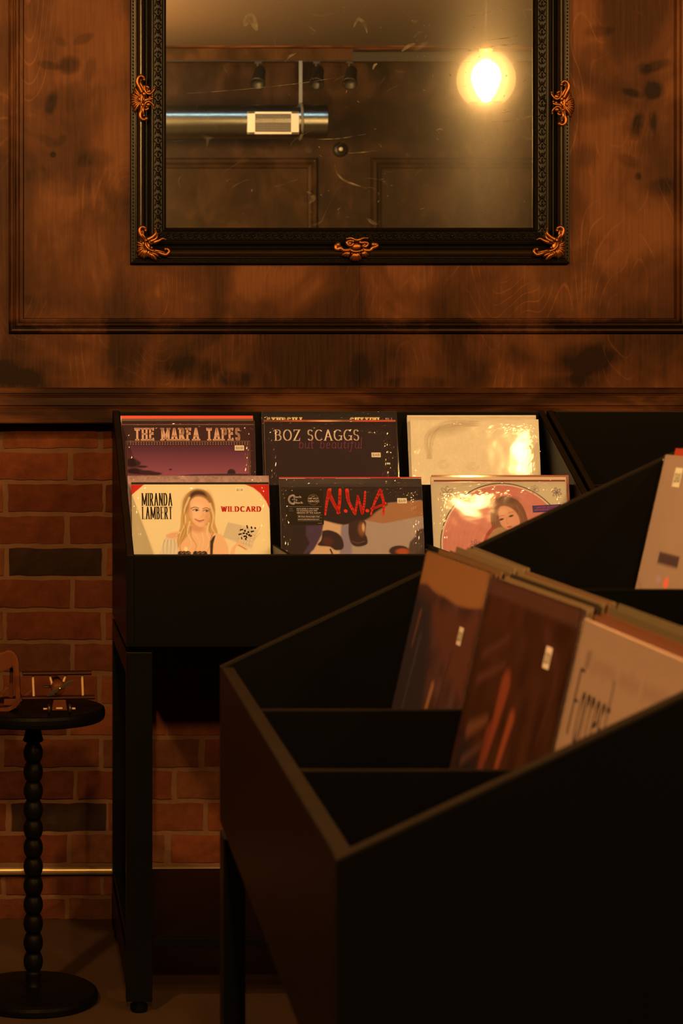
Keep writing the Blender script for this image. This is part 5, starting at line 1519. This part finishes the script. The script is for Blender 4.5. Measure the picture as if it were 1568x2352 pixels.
for pts, w_, c_ in (([(.42, .30), (.40, .42), (.38, .52)], .10, (140, 52, 18)), ([(.36, .46), (.34, .62)], .08, (120, 44, 16)), ([(.56, .38), (.52, .52), (.50, .62)], .06, (150, 58, 20)), ([(.12, .48), (.3, .42)], .05, (110, 54, 22)), ([(.1, .24), (.34, .16)], .03, (84, 40, 18)), ([(.1, .32), (.36, .24)], .03, (92, 42, 18)), ([(.12, .58), (.3, .5)], .03, (90, 46, 20)),
                    ([(.46, .70), (.44, .76)], .05, (130, 44, 16)), ([(.2, .7), (.16, .98)], .04, (80, 40, 18)), ([(.3, .74), (.28, 1)], .03, (86, 40, 18)), ([(.72, .1), (.9, .2), (.86, .4)], .04, (76, 32, 14))):
    b.line(pts, w_, obs(*c_, EN), .8, taper=True, soft=.03)
near('dark brown sleeve with orange brushwork, front of the middle stack in the near rack', 2.070, .309, .4487, EYE - .1895, obs(60, 28, 12, 1.2), art=b, t=.003, wrap=.0014, drz=math.radians(2.2),
     price=(.79, .165, .062, .065, '$22.00', obs(188, 136, 78, .7)))
d = Art(0, 0, 1, 1, obs(160, 104, 54, EN), 200)
GB = obs(116, 72, 38, EN)
d.poly([(.10, .075), (.15, .07), (.15, .12), (.10, .125)], GB, .01, op=.7)
for i in range(24):
    x = .18 + i * .030
    if i in (8, 15): continue
    d.ell(x, .105 + .004 * math.sin(i * 2), .011, .022 if i % 4 else .030, GB, .8, 0, .42)
d.ell(.93, .09, .012, .03, GB, .6, 0, .6); d.ell(.95, .15, .012, .012, obs(120, 60, 34, EN), .6, 0, .6)
INK2 = obs(66, 40, 26, EN)
P, w = letters('F', .175, .12, .05, gap=.10, sx=.55); d.add(P, .075, .305, INK2, 1, fit=.050, w=w)
P, w = letters('orrest', .270, .062, .05, gap=.10, sx=.62); d.add(P, .142, .322, INK2, 1, fit=.285, w=w)
P, w = letters('G', .150, .11, .06, gap=.10, sx=.55); d.add(P, .075, .540, INK2, 1, fit=.075, w=w)
P, w = letters('ump', .230, .062, .05, gap=.09, sx=.62); d.add(P, .165, .545, INK2, 1, fit=.19, w=w)
d.poly([(.66, .30), (.78, .30), (.78, .40), (.66, .40)], obs(112, 70, 38, EN), .02)
near('cream sleeve with tall condensed dark lettering, front of the nearest stack', 1.737, .307, .4560, EYE - .195, obs(160, 104, 54, .5), art=d, t=.003, wrap=.0016)

ORD = ['second', 'third', 'fourth', 'fifth', 'sixth', 'seventh', 'eighth', 'ninth', 'tenth']
pal = [(.30, .22, .15), (.10, .06, .04), (.42, .33, .22), (.05, .035, .03), (.26, .13, .07), (.50, .40, .28), (.16, .09, .06), (.34, .26, .18), (.09, .06, .05)]
rn = random.Random(3)
def pile(name, y_far, w, x0, z, n_, tot, zr, a0, a1, seq):
    st_ = tot / n_
    for i in range(n_):
        t_ = (i + 1) / n_
        dz = (zr - z) * t_ + rn.uniform(-.004, .003) * (0 if i == n_ - 1 else 1)
        near('%s sleeve from the front in the %s of the near rack' % (ORD[i], name), y_far + rn.uniform(-.003, .001), w - rn.uniform(0, .004),
             x0 + st_ * (i + 1) + dz * .227, z + dz, tuple(c_ * .45 for c_ in seq[i]), drz=math.radians(a0 + (a1 - a0) * t_), t=.0020, wrap=0)
pile('far stack', 2.396, .304, .4415, EYE - .1875, 8, .053, EYE - .1825, 2.1, -.9, [(.28, .14, .06), (.30, .16, .08), (.03, .022, .02), (.22, .14, .09), (.34, .24, .15), (.26, .17, .11), (.36, .27, .18), (.30, .22, .15)])
pile('middle stack', 2.068, .307, .4487, EYE - .1895, 6, .035, EYE - .184, 2.2, .7, [(.44, .32, .20), (.36, .25, .16), (.04, .03, .025), (.34, .24, .15), (.30, .16, .10), (.36, .27, .18)])
pile('nearest stack', 1.736, .306, .4560, EYE - .195, 4, .0255, EYE - .182, 0, 0, [(.28, .10, .055), (.30, .11, .06), (.20, .16, .10), (.26, .21, .13)])
# back row of the near rack
e = Art(0, 0, 1, 1, obs(168, 112, 62, 1.0), 120)
e.noise(.02, .1, 12)
e.poly([(.20, .375), (.45, .375), (.45, .42), (.20, .42)], obs(60, 34, 20, .5), .008)
e.ell(.26, .48, .03, .016, obs(130, 84, 60, .5), .5); e.ell(.36, .485, .03, .022, obs(186, 66, 34, .5), .5)
for i in range(3):
    e.line([(.30 + i * .05, .60), (.33 + i * .05, .635)], .012, obs(60, 40, 30, .5), .8, curve=False); e.line([(.34 + i * .05, .60), (.31 + i * .05, .655)], .010, obs(60, 40, 30, .5), .8, curve=False)
e.line([(0, .50), (.18, .58), (.44, .70)], .012, obs(96, 58, 32, .5), .5)
near('pale cream sleeve standing in the back row of the near rack', 2.397, .303, .7256, EYE - .0736, obs(168, 112, 62, 1.0), zb=ZBK, art=e, t=.004, wrap=.0004,
     price=(.22, .085, .09, .075, '$24.00', obs(190, 140, 82, .5)))
near('red sleeve directly behind the pale cream one in the near rack', 2.390, .300, .7350, EYE - .0660, (.42, .05, .025), zb=ZBK, t=.004)

# ------------------------------------------------------------------ round side table
TX, TY = -.0485, 4.170
tb = tag(empty('side_table', (TX, TY, 0)), 'small round black pedestal table with a turned bead column, beside the brick wall', 'table')
ZT = .608
bm = bmesh.new()
lathe(bm, [(0, ZT - .026), (.143, ZT - .026), (.147, ZT - .023), (.149, ZT - .016), (.149, ZT - .008), (.1475, ZT - .002), (.144, ZT), (0, ZT)], n=72)
obj('tabletop', bm, M['ebony'], tb, False)
bm = bmesh.new()
pr = [(0, ZT - .0265), (.0165, ZT - .0265), (.0160, ZT - .040), (.0165, ZT - .052), (.0195, ZT - .064), (.0215, ZT - .070), (.0205, ZT - .072), (.0145, ZT - .0745)]
zt, zb_ = .531, .060
nb = 12
for i in range(nb):
    z1 = zt - (zt - zb_) * i / nb; z0 = zt - (zt - zb_) * (i + 1) / nb
    for j in range(0, 9):
        t = j / 8
        pr.append((.0138 + .0066 * math.sin(math.pi * min(1, max(0, t)) ) ** .8, z1 + (z0 - z1) * t))
pr += [(.0150, .058), (.0160, .056), (.0160, .050), (.0150, .047), (.0148, .030), (.0190, .026), (0, .026)]
lathe(bm, pr, n=32)
obj('column', bm, M['ebony'], tb, True)
bm = bmesh.new()
lathe(bm, [(0, .0), (.131, .0), (.1345, .004), (.135, .013), (.133, .019), (.127, .0235), (.06, .027), (0, .027)], n=64)
obj('base', bm, M['ebony'], tb, False)

# ------------------------------------------------------------------ toy biplane
PYC = 4.075
kp = PYC / F_PX
def tp(px, py, dy=0.0): return Vector(((px - PPX) * kp, PYC + dy, EYE - (py - PPY) * kp))
org = tp(133, 1600); org.z = ZT
pl = tag(empty('toy_biplane', org), 'small wooden toy biplane with dark red wings standing on the round table', 'toy plane')
pl.rotation_euler = (0, 0, math.radians(5))
def lp(cx, cy, dy=0.0):      # enlarged-photo position to the toy's own frame
    p = tp(cx / 6.031, 1480 + cy / 6.03, dy); return p - org
def wing(name, xl, xr, yc, th, chord, dy, par):
    bm = bmesh.new()
    a_, b_ = lp(xl, yc, dy), lp(xr, yc, dy)
    r = th * kp / 6.03 / 2
    prof = [(-chord / 2 + r * (1 - math.cos(t)), r * math.sin(t)) for t in np.linspace(-math.pi / 2, math.pi / 2, 9)]
    pts = [(a_.y + p[0], a_.z + p[1]) for p in ([(-chord / 2 + r - r * math.cos(t), r * math.sin(t)) for t in np.linspace(math.pi / 2, -math.pi / 2, 9)] + [(chord / 2 - r * .3, -r * .6), (chord / 2 - r * .3, r * .6)])]
    prism(bm, pts, 0, a_.x, b_.x, .0008)
    return obj(name, bm, M['red_wood'], par, False)
wing('upper_wing', 312, 1268, 400, 58, .030, .008, pl)
wing('lower_wing', 300, 1312, 735, 52, .030, .004, pl)
for (x0, y0, x1, y1) in ((455, 430, 467, 712), (688, 428, 722, 560), (912, 428, 880, 520), (1140, 428, 1150, 712)):
    bm = bmesh.new(); tube(bm, [lp(x0, y0, .004), lp(x1, y1, .002)], .0024, n=8, flat=1.0); obj('strut', bm, M['pale_wood'], pl, False)
bm = bmesh.new()
fc = lp(800, 592, 0)
prof = [(0, -.020), (.0085, -.0195), (.0125, -.017), (.0140, -.011), (.0142, -.002), (.0135, .010), (.0095, .045), (.0055, .075), (0, .080)]
lathe(bm, prof, n=28)
fu = obj('fuselage', bm, M['toy_wood'], pl, True, loc=(fc.x, fc.y + .004, fc.z), rot=(math.radians(-90 + 9), 0, 0))
bm = bmesh.new(); tl = lp(640, 600, .078); box(bm, fc.x - .024, fc.x + .024, .072, .088, fc.z - .012, fc.z - .0085, .001); obj('tail_plane', bm, M['toy_dark'], pl)
bm = bmesh.new(); box(bm, fc.x - .0018, fc.x + .0018, .070, .088, fc.z - .009, fc.z + .012, .0006); obj('tail_fin', bm, M['toy_dark'], pl)
bm = bmesh.new()
p0, p1 = lp(640, 690, -.0205), lp(998, 488, -.0205)
dirv = (p1 - p0).normalized(); per = Vector((-dirv.z, 0, dirv.x))
mid_ = lp(815, 590, -.0205)
up_pts = []
for t, w_ in ((0, .0014), (.12, .0036), (.35, .0040), (.5, .0022), (.65, .0040), (.88, .0036), (1, .0014)): up_pts.append((p0 + (p1 - p0) * t, w_))
pts = [(q + per * w_) for q, w_ in up_pts] + [(q - per * w_) for q, w_ in up_pts[::-1]]
prism(bm, [(q.x, q.z) for q in pts], 1, -.0215, -.0180, .0005)
pp = obj('propeller', bm, M['toy_dark'], pl)
bm = bmesh.new(); ellipsoid(bm, (mid_.x, -.0222, mid_.z), (.0026, .0022, .0026), 12, 8); obj('propeller_pin', bm, M['brass'], pp, True)
bm = bmesh.new()
q0, q1, q2, q3 = lp(735, 760), lp(905, 760), lp(925, 905), lp(712, 905)
prism(bm, [(q.x, q.z) for q in (q3, q2, q1, q0)], 1, -.010, .014, .0015); obj('undercarriage', bm, M['toy_wood'], pl)
bm = bmesh.new(); a_ = lp(770, 872); b_ = lp(858, 872); box(bm, a_.x, b_.x, -.0118, -.0098, a_.z - .0016, a_.z + .0016); obj('axle_plate', bm, M['pale_wood'], pl)
zw = .0098
for (xa, s) in ((676, -1), (965, 1)):
    c_ = lp(xa, 870)
    bm = bmesh.new()
    prof = [(0, -.0035), (.0060, -.0035), (.0088, -.0028), (.0098, -.0010), (.0098, .0010), (.0088, .0028), (.0060, .0035), (0, .0035)]
    lathe(bm, prof, n=28)
    wh = obj('wheel', bm, M['toy_dark'], pl, True, loc=(c_.x, -.002, zw), rot=(0, math.radians(90), 0))
    bm = bmesh.new(); tube(bm, [(c_.x + s * .0035, -.002, zw), (c_.x + s * .0115, -.002, zw)], .0022, n=10); obj('axle_peg', bm, M['pale_wood'], pl, True)
bm = bmesh.new(); tube(bm, [(lp(676, 0).x, -.002, zw), (lp(965, 0).x, -.002, zw)], .0016, n=8); obj('axle', bm, M['toy_dark'], pl, True)

# ------------------------------------------------------------------ carved toy animal on rockers at the left of the table
AYC = 4.130
ka = AYC / F_PX
def ap(px, py): return ((px - PPX) * ka, EYE - (py - PPY) * ka)
orgx, _ = ap(0, 1600)
toy = tag(empty('wooden_toy_animal', (orgx, AYC, ZT)), 'carved reddish-brown wooden toy animal at the left side of the round table', 'toy animal')
def ao(pts): return [(ap(x, y)[0] - orgx, ap(x, y)[1] - ZT) for x, y in pts]
body = smooth_pts([(-86, 1508), (-60, 1500), (-20, 1499), (4, 1496), (18, 1491), (30, 1493.5), (38, 1503), (43, 1516), (45, 1545), (46.5, 1575), (48, 1600)], 3) + \
       [(47, 1606), (36, 1606)] + smooth_pts([(35, 1590), (33, 1560), (31, 1538), (28, 1530), (18, 1536), (0, 1542), (-30, 1545), (-52, 1552), (-58, 1580), (-60, 1606)], 3) + [(-74, 1606)] + \
       smooth_pts([(-75, 1580), (-82, 1545), (-92, 1525), (-86, 1508)], 3)[:-1]
bm = bmesh.new(); prism(bm, ao(body)[::-1], 1, -.018, .018, .004); obj('body', bm, M['toy_wood'], toy)
bm = bmesh.new(); prism(bm, ao([(22, 1532), (29, 1532), (30, 1606), (20, 1606)]), 1, .019, .030, .002); obj('leg', bm, M['toy_wood'], toy)
neck = smooth_pts([(-58, 1516), (-54, 1470), (-48, 1430), (-30, 1398), (-20, 1400), (-14, 1425), (-18, 1450), (-34, 1458), (-38, 1490), (-34, 1512)], 3)
bm = bmesh.new(); prism(bm, ao(neck)[::-1], 1, -.0165, .0165, .004); obj('head', bm, M['toy_wood'], toy)
# curved boat-shaped stand with two slanting slats
hull_ = smooth_pts([(-60, 1592), (-40, 1606), (-15, 1616), (10, 1619.5), (30, 1613), (49, 1598)], 4) + [(50, 1602)] + smooth_pts([(38, 1618), (22, 1626), (16, 1626.8), (0, 1626.8), (-20, 1626.8), (-44, 1618), (-62, 1600)], 4)
bm = bmesh.new(); prism(bm, ao(hull_)[::-1], 1, -.034, .034, .001)
zmin = min(v.co.z for v in bm.verts)
for v in bm.verts: v.co.z -= zmin
obj('rocker_base', bm, M['toy_wood'], toy)
bm = bmesh.new(); box(bm, ao([(10, 0)])[0][0], ao([(47, 0)])[0][0], -.030, -.020, .0125, .0250, .001); obj('cross_bar', bm, M['toy_wood'], toy)
for (x0, y0, x1, y1) in ((-12, 1606, 19, 1571), (47, 1603, 78, 1573)):
    bm = bmesh.new()
    (ax_, az_), (bx_, bz_) = ao([(x0, y0), (x1, y1)])
    dx, dz = bx_ - ax_, bz_ - az_; l_ = math.hypot(dx, dz); nx_, nz_ = -dz / l_ * .0028, dx / l_ * .0028
    prism(bm, [(ax_ - nx_, az_ - nz_), (bx_ - nx_, bz_ - nz_), (bx_ + nx_, bz_ + nz_), (ax_ + nx_, az_ + nz_)], 1, -.040, -.030, .0006); obj('slat', bm, M['toy_wood'], toy)
